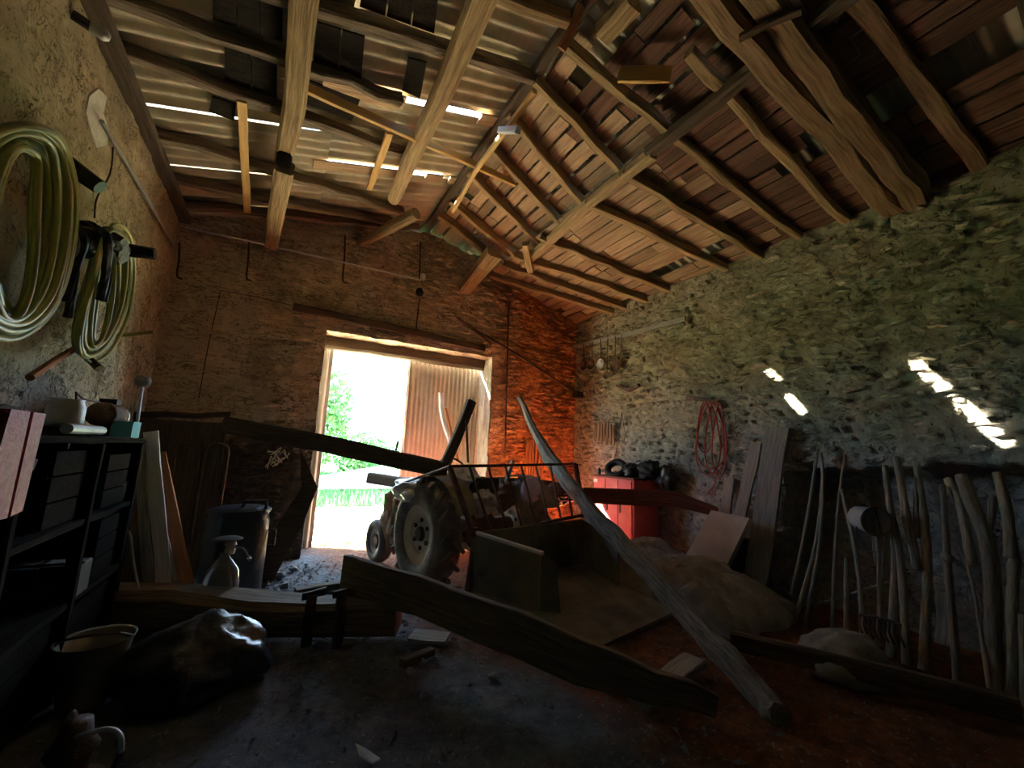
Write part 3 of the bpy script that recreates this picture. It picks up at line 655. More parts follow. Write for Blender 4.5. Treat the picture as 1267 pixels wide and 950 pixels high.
# ================================================================ TRACTOR
TH = R(12); fw = V(-math.sin(TH), math.cos(TH), 0); rg = V(math.cos(TH), math.sin(TH), 0); up = V(0,0,1)
RW = V(1.55, 4.6, .55)                                # rear left wheel centre
trac = empty('tractor', (RW.x+.6, RW.y+.7, 0), 'small old tractor parked in the doorway, seen from behind', 'tractor')
def wheel(c, r, wd, lugs, nm):
    q = MB(); c = Vector(c)
    q.lathe(c, [(r*.58,-wd*.5),(r*.8,-wd*.56),(r*.93,-wd*.48),(r*.985,-wd*.3),(r,0),(r*.985,wd*.3),(r*.93,wd*.48),(r*.8,wd*.56),(r*.58,wd*.5),(r*.55,0)], 40, rg, up, closed=True)
    t_ = q.build(nm, m_tyre, trac, smooth=True)
    if lugs:
        for k in range(lugs):
            for s in (-1, 1):
                a = 6.28319*(k+.5*(s > 0))/lugs; a2 = a+.22
                e = lambda an, rr, of: c+(up*math.cos(an)+fw*math.sin(an))*rr+rg*of
                q = MB(); q.timber([e(a, r*.99, s*wd*.5), e((a+a2)/2, r*1.01, s*wd*.27), e(a2, r*1.01, s*wd*.03)], .045, .05, (up*math.cos(a)+fw*math.sin(a)), .001)
                q.build('tread_lug', m_tyre, t_)
    q = MB(); q.lathe(c, [(r*.6,-wd*.48),(r*.6,-wd*.40),(r*.5,-wd*.34),(r*.38,-wd*.28),(r*.36,-wd*.2),(.06,-wd*.2),(.06,wd*.2),(r*.36,wd*.2),(r*.38,wd*.28),(r*.5,wd*.34),(r*.6,wd*.44)], 28, rg, up, cap=False); rm = q.build('rim', m_cream if lugs else m_zinc, t_, smooth=False)
    for k in range(6):
        a = 6.28319*k/6; q = MB(); cc = c+(up*math.cos(a)+fw*math.sin(a))*r*.27
        q.lathe(cc-rg*wd*.27, [(.025,0),(.025,.05),(.02,.06)], 8, rg, up); q.build('wheel_nut', m_iron, t_)
    q = MB(); q.lathe(c-rg*wd*.36, [(.07,0),(.08,.05),(.08,.12)], 14, rg, up); q.build('hub', m_iron, t_)
wheel(RW, .55, .28, 16, 'rear_wheel'); wheel(RW+rg*1.3, .55, .28, 16, 'rear_wheel')
FWc = V(1.3, 5.72, .27)
wheel(FWc, .27, .16, 0, 'front_wheel'); wheel(FWc+rg*1.05, .27, .16, 0, 'front_wheel')
q = MB(); q.timber([FWc+rg*.06, FWc+rg*.99], .07, .08); q.build('front_axle', m_redpaint, trac)
q = MB(); q.timber([RW+rg*.1, RW+rg*1.2], .2, .2, jit=.004); q.build('rear_axle', m_engine, trac)
MID = RW+rg*.65
q = MB(); q.timber([MID-fw*.15, MID+fw*.5], .4, .5, jit=.006, cham=.3); q.timber([MID+fw*.45, MID+fw*1.25+up*.03], .3, .4, jit=.006, cham=.25); q.build('transmission', m_engine, trac)
q = MB(); q.timber([MID+fw*.5+up*.3, MID+fw*1.4+up*.28], .46, .34, jit=.004, cham=.35); q.build('bonnet', m_redpaint, trac)
def fender(c):
    q = MB(); n = 14
    def pt(u, v, o): a = R(-65)+u*R(140); return c+(up*math.cos(a)+fw*math.sin(a))*(.62+o)+rg*(.02+v*.28)
    q.grid(lambda u, v: pt(u, v, 0), n, 3); q.grid(lambda u, v: pt(u, v, .008), n, 3); q.build('fender', m_steel, trac, smooth=True)
fender(RW); fender(RW+rg*1.26)
q = MB(); q.timber([MID-fw*.1+up*.32, MID+fw*.28+up*.34], .42, .06, jit=.003); q.timber([MID-fw*.16+up*.34, MID-fw*.2+up*.62], .42, .06, fw, .003); q.build('seat', m_black, trac)
q = MB(); q.tube([MID+fw*.75+up*.42, MID+fw*.5+up*.68], .02, 8); cst = MID+fw*.5+up*.68; an = (fw*-.5+up*.5).normalized(); a1 = rg; a2 = an.cross(a1)
q.tube([cst+(a1*math.cos(k*.314)+a2*math.sin(k*.314))*.2 for k in range(20)], .014, 6, closed=True)
for k in range(3): q.tube([cst, cst+(a1*math.cos(k*2.09)+a2*math.sin(k*2.09))*.2], .009, 6)
q.build('steering_wheel', m_black, trac)
q = MB(); q.tube([PY(579,572,4.75), PY(577,520,4.75)], .014, 6); q.build('lever', m_iron, trac)
# things heaped on the tractor
def heap(c, rad, seed, mtl, name, label, cat, amp=.35, sc=1.8, ridge=.25, group='rags and sheets on the tractor'):
    q = MB(); q.blob(c, rad, amp, sc, seed, 56, 34, ridge=ridge); return q.build(name, mtl, label=label, cat=cat, group=group, smooth=True)
heap(PY(491,640,5.45), (.15,.3,.34), 1, m_brownc, 'blanket', 'brown and pale blanket hanging over the left side of the bonnet', 'blanket')
heap(PY(518,606,4.95), (.27,.34,.14), 2, m_plastic, 'plastic_sheet', 'crumpled pale plastic sheet on the tractor bonnet above the fender', 'sheet')
heap(PY(572,592,4.7), (.18,.2,.13), 3, m_plastic, 'plastic_bag', 'white plastic bag lying beside the beam on the tractor', 'bag')
heap(PY(597,622,4.5), (.15,.16,.14), 4, m_plastic, 'rag_bundle', 'pale crumpled rag bundle at the left behind the guard bars', 'rags')
heap(PY(622,612,4.8), (.18,.2,.17), 5, m_engine, 'burlap_bundle', 'rusty brown bundle in the middle behind the guard bars', 'bundle')
heap(PY(656,608,4.5), (.13,.1,.17), 6, m_lilac, 'lilac_bag', 'lilac plastic bag seen through the guard bars', 'bag', .12, 1.4, .05)
heap(PY(690,612,4.85), (.2,.2,.14), 8, m_dkplastic, 'dark_bag', 'dark plastic bag at the right end behind the guard bars', 'bag')
mb = MB(); mb.timber([PY(560,592,4.95), PY(680,598,5.1)], .1, .09); mb.build('short_timber', m_dark, label='dark short timber lying across the tractor behind the guard bars', cat='timber')
mb = MB(); mb.timber([PY(626,600,4.7), PY(634,570,4.7)], .06, .05); mb.build('wooden_peg', m_grey, label='grey wooden peg end poking up over the guard rail', cat='peg')
mb = MB(); mb.timber([PY(457,590,5.7), PY(522,600,5.4)], .16, .14, jit=.006); mb.build('timber_block', m_grey, label='thick grey timber block on the tractor bonnet below the long beam', cat='timber')
# long beam laid from the left onto the tractor, with its prop
mb = MB(); mb.timber(spline([PY(278,525,5.3), PY(370,543,5.15), PY(460,562,5.0), PY(552,581,4.85)], 3), [.15]*10, [.17,.18,.18,.19,.19,.2,.2,.2,.2,.19], jit=.004)
mb.build('long_beam', m_dark, label='long dark squared beam running from the left wall onto the tractor', cat='beam')
mb = MB(); mb.timber([PY(549,578,4.84), PY(566,540,4.86), PY(584,496,4.88)], .12, .1, (0,1,0), .004); mb.build('beam_prop', m_dark, label='short dark upright timber standing slanted at the beam end', cat='timber')
mb = MB(); mb.tube([PY(487,567,4.95), PY(493,545,4.95)], .012, 6); mb.build('iron_spike', m_iron, label='small iron spike standing on the long dark beam', cat='spike')

# ================================================================ TRANSPORT BOX
T0 = V(2.28, 2.57, 0)
def bx(w_, l_, z): return T0+rg*w_+fw*l_+up*z
box_ = empty('transport_box', T0+rg*.6+fw*.6, 'dark steel transport box open at the back with a barred guard', 'transport box')
q = MB(); q.prism([bx(0,0,.03), bx(1.2,0,.03), bx(1.42,1.25,.16), bx(-.28,1.25,.16)], (0,0,.035)); q.build('floor_plate', m_steel, box_)
q = MB(); q.prism([bx(-.28,1.25,.16), bx(1.42,1.25,.16), bx(1.42,1.27,.7), bx(-.28,1.27,.7)], fw*.03); q.build('headboard', m_steel, box_)
q = MB(); q.prism([bx(-.28,1.25,.12), bx(-.0,.62,.06), bx(.0,.62,.6), bx(-.28,1.25,.7)], rg*.03); sp = q.build('side_panel', m_steel, box_)
q = MB(); q.timber([bx(-.27,1.27,.71), bx(.01,.61,.61)], .05, .03, jit=.001); q.build('top_rail', m_zinc, sp)
q = MB(); q.prism([bx(.0,.62,.05), bx(.0,.62,.6), bx(.13,.56,.52), bx(.15,.5,.05)], fw*.02); q.build('end_flange', m_steel, sp)
q = MB(); q.prism([bx(1.42,1.25,.12), bx(1.2,.62,.06), bx(1.2,.62,.6), bx(1.42,1.25,.7)], -rg*.03); sp = q.build('side_panel', m_steel, box_)
q = MB(); q.timber([bx(1.41,1.27,.71), bx(1.2,.61,.61)], .05, .03, jit=.001); q.build('top_rail', m_zinc, sp)
gp = bx(0, 1.3, 0); gt = bx(0, 1.52, 0)
BL, BR_ = PN(588,664,gp,fw), PN(722,637,gp,fw); TL, TR = PN(556,577,gt,fw), PN(712,574,gt,fw)
guard = empty('guard', BL); guard.parent = box_; guard.location = BL-ORIG[box_.as_pointer()]
q = MB(); q.timber([TL, TR], .035, .03, jit=.001); q.build('guard_rail', m_iron, guard)
q = MB(); q.timber([BL, BR_], .035, .03, jit=.001); q.build('guard_rail', m_iron, guard)
for k in range(9):
    t = k/8; q = MB(); q.timber([BL.lerp(BR_, t), TL.lerp(TR, t)], .02, .025, fw, .001); q.build('guard_bar', m_iron, guard)
q = MB(); q.timber([bx(-.33,1.25,.05), BL, TL], .05, .05, fw, .002); q.build('post', m_iron, box_)
q = MB(); q.timber([bx(1.45,1.25,.05), BR_, TR], .05, .05, fw, .002); q.build('post', m_iron, box_)
q = MB(); q.lathe(bx(-.27,1.27,.7), [(.03,-.04),(.045,0),(.03,.05)], 10); q.build('pivot', m_iron, box_)
q = MB(); q.tube([TL, PY(500,597,5.0)], .013, 6); q.tube([PY(540,590,4.85), PY(548,605,4.8)], .012, 6); q.build('support_bar', m_iron, box_)

# ================================================================ TIMBERS IN THE MIDDLE
mb = MB(); c = [PZ(424,710,.42), PZ(520,738,.40), PZ(640,785,.36), PZ(760,832,.22), PZ(885,872,.1)]
mb.timber(spline(c, 3), .05, [.30,.30,.29,.28,.27,.27,.27,.26,.25,.22,.18,.15,.12], jit=.004, cham=.1)
mb.build('crossing_plank', m_log, label='long thick plank lying slanted across the foreground before the box', cat='plank')
mb = MB(); pts = [PN(643,492,(3.2,5.5,0),(0,1,0)), PY(662,535,5.0), PY(690,580,4.45), PY(730,632,3.75), PY(775,680,3.15), PY(830,738,2.55), PY(885,798,2.05), PY(935,855,1.7), PZ(968,888,.05)]
mb.timber(spline(pts, 3), [.07,.08,.09,.1]+[.13]*21, [.06,.08,.1,.12,.15]+[.19]*14+[.18,.18,.17,.16,.15,.12], jit=.009, cham=.3)
mb.build('leaning_pole', m_pole, label='long weathered split pole leaning over the box guard', cat='pole')
logr = empty('hewn_log', (-.1, 3.9, 0), 'big hewn log lying along the floor on the left', 'log')
a, b = V(-1.05, 4.5, .17), V(1.0, 3.5, .17)
q = MB(); q.timber([a, a.lerp(b, .25)+V(0,0,.02), a.lerp(b, .5), a.lerp(b, .75)-V(0,0,.02), b], .3, [.3,.29,.26,.24,.25], jit=.01, cham=.2); q.build('trunk', m_log, logr)
for f in (.72, .82):
    p_ = a.lerp(b, f); q = MB(); q.timber([p_+V(-.07,-.17,-.17), p_+V(-.07,-.17,.2)], .07, .07, (0,1,0)); q.build('iron_cramp', m_iron, logr)
    q = MB(); q.timber([p_+V(-.14,-.17,.2), p_+V(.02,-.17,.2)], .05, .03, (0,1,0)); q.build('cramp_arm', m_iron, logr)
mb = MB(); mb.timber([PZ(365,733,.04), PZ(432,722,.04)], .1, .07); mb.build('board_offcut', m_dark, label='short dark board lying near the door on the earth floor', cat='board')
mb = MB(); mb.timber([PZ(497,823,.03), PZ(535,805,.03)], .06, .05); mb.build('board_offcut', m_dark, label='small dark wood scrap on the grey floor before the plank', cat='board')
mb = MB(); mb.timber([PZ(510,786,.03), PZ(555,790,.03)], .18, .03); mb.build('board_offcut', m_grey, label='flat pale board scrap under the crossing plank', cat='board')
mb = MB(); mb.timber([PZ(790,870,.06), PZ(860,815,.08)], .16, .05); mb.build('board_offcut', m_grey, label='short plank on the red earth between pole and crossing plank', cat='board')
# floor clods and litter
rs = random.Random(9); cm = []
for i in range(6):
    q = MB(); q.blob((0,0,0), (1,1,.7), .5, 1.3, i+20, 7, 5); me = bpy.data.meshes.new('earth_clod'); me.from_pydata([tuple(v) for v in q.v], [], q.f); me.materials.append(m_clod); cm.append(me)
lit = MB()
for i in range(2600):
    u = rs.random(); x = rs.uniform(-.6, 4.2); y = rs.uniform(1.4, 6.2)
    if i < 1300: x = rs.gauss(.5, .5); y = rs.uniform(1.6, 6)
    if i % 9 == 0: x = rs.gauss(.15, .18); y = rs.gauss(5.3, .45)
    s_ = rs.uniform(.003, .008)*(1.6 if rs.random() < .1 else 1)
    c = V(x, y, .0); d = [V(rs.gauss(0, 1), rs.gauss(0, 1), rs.gauss(0, .6))*s_ for k in range(4)]
    lit.add([c+d[0]+V(s_*2,0,0), c+d[1]+V(-s_,s_*2,0), c+d[2]+V(-s_,-s_*2,0), c+V(0,0,s_*1.8)], [(0,1,2),(0,1,3),(1,2,3),(2,0,3)])
lit.build('floor_litter', m_clod, kind='stuff', label='crumbs of earth and chips scattered over the floor', cat='litter')
CL = [(500,770,.03,'beside the log end under the crossing plank'),(430,800,.045,'beneath the hewn log by the cramp'),(508,835,.035,'alone on the grey floor below the small scrap'),(520,818,.03,'close right of the small wood scrap'),(610,840,.03,'on the dark floor in front of the crossing plank'),(570,905,.02,'near the bottom edge on the bluish floor'),(755,855,.05,'on the red earth before the box'),(345,715,.06,'by the foot of the dark slanted plank'),(362,706,.05,'between the slanted plank and the door jamb'),(352,728,.05,'largest at the straw heap left of the door'),(645,905,.02,'in the lower middle of the floor')]
for i, (px, py, s_, lb) in enumerate(CL):
    p_ = PZ(px, py, 0); o = bpy.data.objects.new('earth_clod', cm[i % 6]); col.objects.link(o); o.location = p_+V(0,0,s_*.5); o.scale = (s_, s_*1.2, s_); o.rotation_euler = (0,0,i)
    tag(o, 'dark earth clod '+lb, 'clod', 'earth clods on the floor'); ORIG[o.as_pointer()] = p_
p_ = PZ(455, 936, .03); mb = MB(); mb.prism([p_+V(-.05,.06,.03), p_+V(-.01,.02,.02), p_+V(.05,-.05,0), p_+V(.01,-.06,0), p_+V(-.04,.0,.01)], (0,.004,.006)); mb.build('feather', m_feather, label='pale bluish feather on the floor at the bottom edge', cat='feather')

# ================================================================ LEFT WALL
WX = XL+.0
def peg(px, py, ex, ey, r, label):
    s_ = PX(px, py, WX-.02); e = PY(ex, ey, s_.y); q = MB(); q.tube([s_, s_.lerp(e, .5), e], [r*1.05, r, r*.85], 12, True, .03)
    rt = q.build('wall_peg', m_peg, label=label, cat='peg', smooth=False); return s_, e
p1 = peg(48, 178, 124, 232, .052, 'thick black wooden peg carrying the large hose coil')
p2 = peg(72, 298, 192, 314, .05, 'black wooden peg carrying the smaller hose coil')
def hose_coil(name, loops, base, ctr, x0, dx, r, mtl, label, seed, sm=7):
    rs = random.Random(seed); rt = empty(name, PX(ctr[0], base[-1][1], x0), label, 'hose')
    for k in range(loops):
        f = 1-.7*rs.random()**1.3*(k > 5); jx = rs.uniform(-6, 6); jy = rs.uniform(-8, 8); xx = x0+rs.uniform(0, dx)
        pts = []
        for i, (a, b) in enumerate(base):
            top = 1 if b < ctr[1]-80 else 0
            pts.append(PX(ctr[0]+(a-ctr[0])*f+jx*(1-top), ctr[1]+(b-ctr[1])*(f*.3+.7)+jy*(.3 if top else 1), xx+rs.uniform(-.015, .015)))
        n = len(pts); out = []
        for i in range(n):
            P0, P1, P2, P3 = pts[i-1], pts[i], pts[(i+1) % n], pts[(i+2) % n]
            for j in range(sm):
                t = j/sm; out.append(.5*((2*P1)+(P2-P0)*t+(2*P0-5*P1+4*P2-P3)*t*t+(3*P1-P0-3*P2+P3)*t**3))
        q = MB(); q.tube(out, r, 7, closed=True); q.build('hose_turn', mtl, rt, smooth=True)
    return rt
hose_coil('garden_hose', 26, [(48,158),(78,178),(89,240),(84,310),(66,370),(30,408),(-15,405),(-55,350),(-60,260),(-35,190),(5,160)], (25,290), -1.24, .2, .015, m_hose, 'large coil of yellow garden hose hung on the upper peg', 1)
hose_coil('garden_hose', 16, [(140,284),(156,300),(160,335),(152,385),(132,425),(108,441),(97,425),(102,385),(116,335),(128,295)], (128,362), -1.22, .14, .0115, m_hose, 'smaller narrow coil of yellow hose hung on the lower peg', 2)
rt = empty('black_rope_hank', PX(110, 330, -1.25), 'black rope hank wound round the lower peg', 'rope')
rs = random.Random(4)
for k in range(7):
    q = MB(); x_ = -1.3+.3*rs.random(); a = 82+rs.uniform(0, 55)
    q.tube(spline([PX(a, 285, x_), PX(a+6, 300, x_+.05), PX(a-2+rs.uniform(-8,8), 340, x_), PX(a-10+rs.uniform(-10,10), 380+rs.uniform(-20,40), x_-.02)], 5), .022, 7, True, .08); q.build('rope_turn', m_black, rt)
q = MB(); q.blob(PX(118, 300, -1.2), (.16,.2,.11), .3, 2.2, 3, 24, 14); q.build('knot', m_peg, rt)
mb = MB(); mb.tube(spline([PX(37,467,-1.2), PX(65,448,-1.22), PX(93,431,-1.25)]), [.02,.02,.018], 8); mb.build('tool_handle', m_brownpl, label='short brown wooden tool handle hanging slanted below the hose coil', cat='tool handle')  # handle of a hanging tool
mb = MB(); mb.tube([PX(93,428,-1.26), PX(123,456,-1.1)], [.02,.026], 8); mb.build('tool_head', m_iron, label='dark iron tool head hanging at the bottom of the small coil', cat='tool head')  # head of a hanging tool
s_ = PX(134, 416, WX); mb = MB(); mb.tube([s_, PY(190, 411, s_.y)], .018, 8); mb.build('wall_rod', m_hose, label='yellowish rod sticking out of the left wall near the corner', cat='rod')
mb = MB(); mb.tube([PX(126,150,WX+.035), PX(170,225,WX+.035), PX(215,303,WX+.035)], .016, 8); mb.build('wall_pipe', m_grey, label='thin grey pipe slanting up the left wall', cat='pipe')
mb = MB(); mb.tube(spline([PX(140,182,WX+.04), PX(136,215,WX+.05), PX(120,245,WX+.05), PX(117,270,WX+.05)]), .006, 6); mb.build('wall_wire', m_iron, label='thin dark wire hanging on the left wall below the pipe', cat='wire')
q = MB(); pat = [(110,118),(122,108),(131,118),(128,140),(134,160),(130,180),(119,184),(114,165),(108,140)]
pc = [PX(a, b, WX) for a, b in pat]; cc = sum(pc, V(0,0,0))/len(pc)
rings = []
for f in (1, .96, .7, .4, .05): rings.append([(lambda p_: V(wlx(p_.y, p_.z)+(.008 if f < 1 else -.01), p_.y, p_.z))(cc.lerp(a, f)) for a in pc])
q.ring(rings, None, False); q.build('plaster_patch', m_plaster, wall_left, 'pale lime patch')
c = PX(124, 40, WX+.12); rt = empty('wall_lamp', c, 'small bluish lamp under the eave on the left wall', 'lamp')
q = MB(); q.lathe(c, [(.02,-.055),(.034,-.04),(.037,.025),(.02,.045)], 14, (1,.3,-.2)); q.build('glass', m_zinc, rt, smooth=True)
q = MB(); q.lathe(c+V(-.07,-.02,.01), [(.03,-.05),(.03,.03),(.02,.04)], 12, (1,.3,-.2)); q.build('socket', m_black, rt)

# ================================================================ LEFT CORNER CLUTTER
ben = empty('storage_shelf', (-1.14, 4.0, 0), 'dark wooden storage shelf standing against the left wall', 'shelf')
for z in (.06, .52, .98, 1.46): q = MB(); q.timber([V(-1.14, 1.7, z), V(-1.14, 4.35, z)], .4, .035, jit=.003, cham=.1); q.build('shelf_board', m_blackwood, ben)
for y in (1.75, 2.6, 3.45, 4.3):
    for x in (-1.31, -.96): q = MB(); q.timber([V(x, y, 0), V(x, y, 1.44)], .06, .06, (1,0,0), .003); q.build('post', m_blackwood, ben)
for k in range(8): q = MB(); q.box((-1.335, 1.88+.31*k, .74), (.02, .3, 1.44)); q.build('back_board', m_blackwood, ben)
for k in range(3): q = MB(); q.box((-1.28+.14*k, 4.35, .74), (.135, .02, 1.44)); q.build('end_board', m_blackwood, ben)  # end boards added to block light from the door
ZT = 1.48
def on(px, x=-1.14, z=ZT):
    d = ray(px, 540); p_ = CAM+d*(x/d.x); return V(x, p_.y, z)
p_ = on(75); rt = empty('steel_pot', p_, 'small shiny steel pot on the shelf by the rendered wall', 'pot')
q = MB(); q.lathe(p_+V(0,0,.05), [(.075,0),(.085,.03),(.085,.12),(.07,.16),(.075,.17)], 18); q.build('body', m_zinc, rt, smooth=True)
q = MB(); q.tube([p_+V(.02,.05,.2), p_+V(0,.08,.27), p_+V(.0,.2,.24), p_+V(0,.5,.24)], .006, 6); q.build('wire_handle', m_iron, rt)
q = MB(); q.box(p_+V(0,0,.025), (.16,.16,.05)); q.build('base', m_dark, rt)
p_ = on(128); rt = empty('electric_motor', p_, 'dark cylindrical electric motor lying on the shelf', 'motor')
q = MB(); q.lathe(p_+V(0,-.16,.16), [(.03,0),(.085,.01),(.09,.04),(.09,.26),(.075,.31),(.03,.32)], 20, (0,1,0)); q.build('casing', m_engine, rt, smooth=True)
q = MB(); q.box(p_+V(0,0,.26), (.1,.1,.04)); q.build('terminal_box', m_black, rt)
q = MB(); q.box(p_+V(0,0,.035), (.16,.2,.07)); q.build('foot', m_iron, rt)
q = MB(); q.lathe(p_+V(.0,.18,.16), [(.06,0),(.075,.02),(.075,.05),(.02,.06)], 16, (0,1,0)); q.build('pulley', m_zinc, rt)
p_ = on(95, -1.0); mb = MB(); mb.tube([p_+V(0,-.15,.04), p_+V(0,.35,.04)], .028, 10); mb.build('metal_tube', m_zinc, label='pale metal tube lying at the front of the shelf', cat='tube')
p_ = on(154, -1.02); rt = empty('blue_tin', p_, 'light blue square tin at the end of the shelf', 'tin')
q = MB(); q.box(p_+V(0,0,.055), (.12,.2,.11)); q.build('body', m_blue, rt)
q = MB(); q.box(p_+V(0,0,.113), (.125,.205,.012)); q.build('lid', m_blue, rt)
a, b = PY(168, 535, 4.85), PY(177, 472, 4.85); rt = empty('long_brush', a-V(0,0,1.5), 'thin pole with a round knob head standing at the shelf end', 'brush')
q = MB(); q.tube([a-(b-a)*((a.z-.01)/(b.z-a.z)), a, b], .013, 8); q.build('handle', m_zinc, rt)
q = MB(); q.lathe(b, [(.02,-.05),(.055,-.03),(.06,.02),(.045,.05),(.02,.055)], 16); q.build('head', m_grey, rt, smooth=True)
for a_, b_, lb in (((20,690),(74,718),'pale cardboard box on the low shelf, nearer one'), ((80,689),(119,714),'pale cardboard box on the low shelf, farther one')):
    c0 = PY(a_[0], a_[1], 3.5); c1 = PY(b_[0], b_[1], 3.5); zb = .54; rt = empty('cardboard_box', ((c0.x+c1.x)/2, 3.6, zb), lb, 'box', 'boxes on the low shelf')
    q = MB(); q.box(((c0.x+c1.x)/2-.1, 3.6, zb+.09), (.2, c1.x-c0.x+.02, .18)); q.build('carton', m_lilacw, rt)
    q = MB(); q.box(((c0.x+c1.x)/2-.1, 3.6, zb+.185), (.205, .1, .01)); q.build('flap', m_cloth, rt)
for px, py, s_, mt_, nm, lb in ((110,652,.07,m_blue,'paint_tin','bluish paint tin on the middle shelf'), (152,627,.08,m_lilacw,'paint_tin','pale tin at the end of the middle shelf'), (105,595,.06,m_lilac,'bottle','small lilac bottle under the top shelf')):
    c = on(px, -1.05, 1.0); rt = empty(nm, c, lb, 'tin' if 'tin' in nm else 'bottle')
    q = MB(); q.lathe(c, [(s_*.9,0),(s_,.01),(s_,.14),(s_*.9,.15)], 16); q.build('body', mt_, rt, smooth=True)
    q = MB(); q.lathe(c+V(0,0,.15), [(s_*.5,0),(s_*.5,.03)], 12); q.build('cap', m_iron, rt)
for k, (y_, z_, sy, sz, lb) in enumerate([(4.0, 1.0, .45, .36, 'black crate on the middle shelf under the motor'), (3.2, 1.0, .42, .4, 'black crate on the middle shelf behind the red boards'), (4.05, .54, .4, .38, 'black crate on the lower shelf near the leaning planks'), (3.95, .08, .6, .36, 'long black crate on the bottom shelf'), (3.1, .08, .55, .38, 'near black crate on the bottom shelf'), (2.3, .54, .5, .4, 'black crate on the low shelf at the picture edge'), (2.3, 1.0, .5, .4, 'black crate beside the red boards at the picture edge')]):
    rt = empty('storage_crate', (-1.14, y_, z_), lb, 'crate', 'crates on the shelf'); zz = z_+.005
    for x in (-.985, -1.3):
        for j in range(3): q = MB(); q.box((x, y_, zz+sz*(j+.5)/3), (.018, sy, sz/3-.012)); q.build('slat', m_blackwood, rt)
    for yy in (y_-sy/2, y_+sy/2): q = MB(); q.box((-1.143, yy, zz+sz/2), (.3, .018, sz)); q.build('end_board', m_blackwood, rt)
# red painted tail board
rt = empty('red_tailboard', PX(20, 640, -.92), 'tail board of faded red planks at the left edge', 'tailboard')
for qd in ([(14,506),(38,509),(9,641),(-28,650)], [(42,510),(57,512),(28,632),(13,639)]):
    q = MB(); q.prism([PX(a, b, -.9) for a, b in qd], (-.03,0,0)); q.build('plank', m_redpaint, rt)
q = MB(); q.timber([PX(-20,560,-.94), PX(38,575,-.94)], .03, .05); q.build('batten', m_redwood, rt)
q = MB(); q.timber([PX(-28,520,-.95), PX(18,520,-.95)], .04, .1); q.build('back_rail', m_dark, rt)
# leaning planks
def leaning(px0, py0, y0, px1, py1, y1, wd, th, mtl, label, name='leaning_plank', upv=(0,1,0)):
    q = MB(); q.timber([PY(px0,py0,y0), PY(px1,py1,y1)], wd, th, upv, .003, cham=.08); return q.build(name, mtl, label=label, cat='plank')
leaning(187,775,4.5,172,543,4.6,.07,.025,m_grey,'narrow pale plank leaning at the shelf end')
leaning(208,775,4.5,186,534,4.64,.1,.03,m_white,'white painted plank leaning beside the narrow plank')
leaning(239,760,4.75,196,560,5.05,.1,.03,m_brownpl,'reddish brown plank leaning right of the white plank')
leaning(226,748,4.85,196,625,5.15,.04,.03,m_grey,'thin grey lath leaning behind the reddish plank')
mb = MB(); mb.tube(spline([PY(175,742,4.35), PY(166,700,4.35), PY(161,662,4.35), PY(155,655,4.35)]), .01, 6); mb.build('bent_rod', m_zinc, label='thin bent metal rod standing before the shelf', cat='rod')
# arched panel
a, b = PY(165, 517, 5.85), PY(283, 517, 5.85); rt = empty('arched_panel', ((a.x+b.x)/2, 5.85, 0), 'dark old wooden bed end with two arched frames at the back wall', 'bed end')
for k in range(4):
    t0, t1 = k/4, (k+1)/4; x0 = a.x+(b.x-a.x)*t0; x1 = a.x+(b.x-a.x)*t1
    q = MB(); q.timber([V((x0+x1)/2, 5.87, 0), V((x0+x1)/2, 5.87, a.z)], x1-x0-.004, .03, (0,1,0), .002, cham=.06); q.build('board', m_dark, rt)
for cx, wpx in ((233,26), (268,22)):
    c = PY(cx, 560, 5.83); r_ = .11; q = MB()
    q.tube([c+V(-r_,0,-1.0)]+[c+V(-r_*math.cos(k*.314), 0, r_*math.sin(k*.314)) for k in range(11)]+[c+V(r_,0,-1.0)], .018, 6); q.build('arched_frame', m_iron, rt)
q = MB(); q.timber([PY(163,513,5.82), PY(285,513,5.82)], .05, .06); q.build('top_rail', m_dark, rt)
# black churn
c = PY(296, 640, 5.0); c = V(c.x, 5.0, 0); rt = empty('metal_churn', c, 'large black metal churn with a lid handle beside the slanted plank', 'churn')
q = MB(); q.lathe(c, [(.25,0),(.27,.02),(.27,.7),(.25,.76),(.26,.79)], 30); q.build('body', m_dkplastic, rt, smooth=True)
q = MB(); q.lathe(c+V(0,0,.79), [(.27,0),(.27,.03),(.2,.05),(.03,.06)], 28); ld = q.build('lid', m_dkplastic, rt)
q = MB(); q.tube([c+V(.02,-.1,.84), c+V(.04,-.12,.9), c+V(.22,-.12,.9), c+V(.22,-.1,.83)], .018, 8); q.build('lid_handle', m_iron, ld)
q = MB(); q.tube([c+V(.27,0,.6), c+V(.33,0,.6), c+V(.33,0,.45), c+V(.27,0,.45)], .014, 6); q.build('side_handle', m_iron, rt)
# dark kinked board beside the jamb
mb = MB(); mb.prism([PY(a, b, 5.35) for a, b in [(371,554),(393,603),(376,645),(322,748),(288,750),(348,640),(373,604)]], (0,.05,0)); mb.build('kinked_board', m_dark, label='dark kinked board leaning by the left door jamb', cat='board')
mb = MB(); rs = random.Random(8)
for k in range(16):
    a = PY(346+rs.uniform(-10,10), 566+rs.uniform(-8,8), 6.2); mb.tube(spline([a, a+V(rs.uniform(-.08,.08),0,rs.uniform(-.05,.08)), a+V(rs.uniform(-.1,.1),0,rs.uniform(-.1,.02))], 4), .006, 5)
mb.build('twine_tangle', m_cream, label='tangle of pale twine on the wall left of the kinked board', cat='twine')
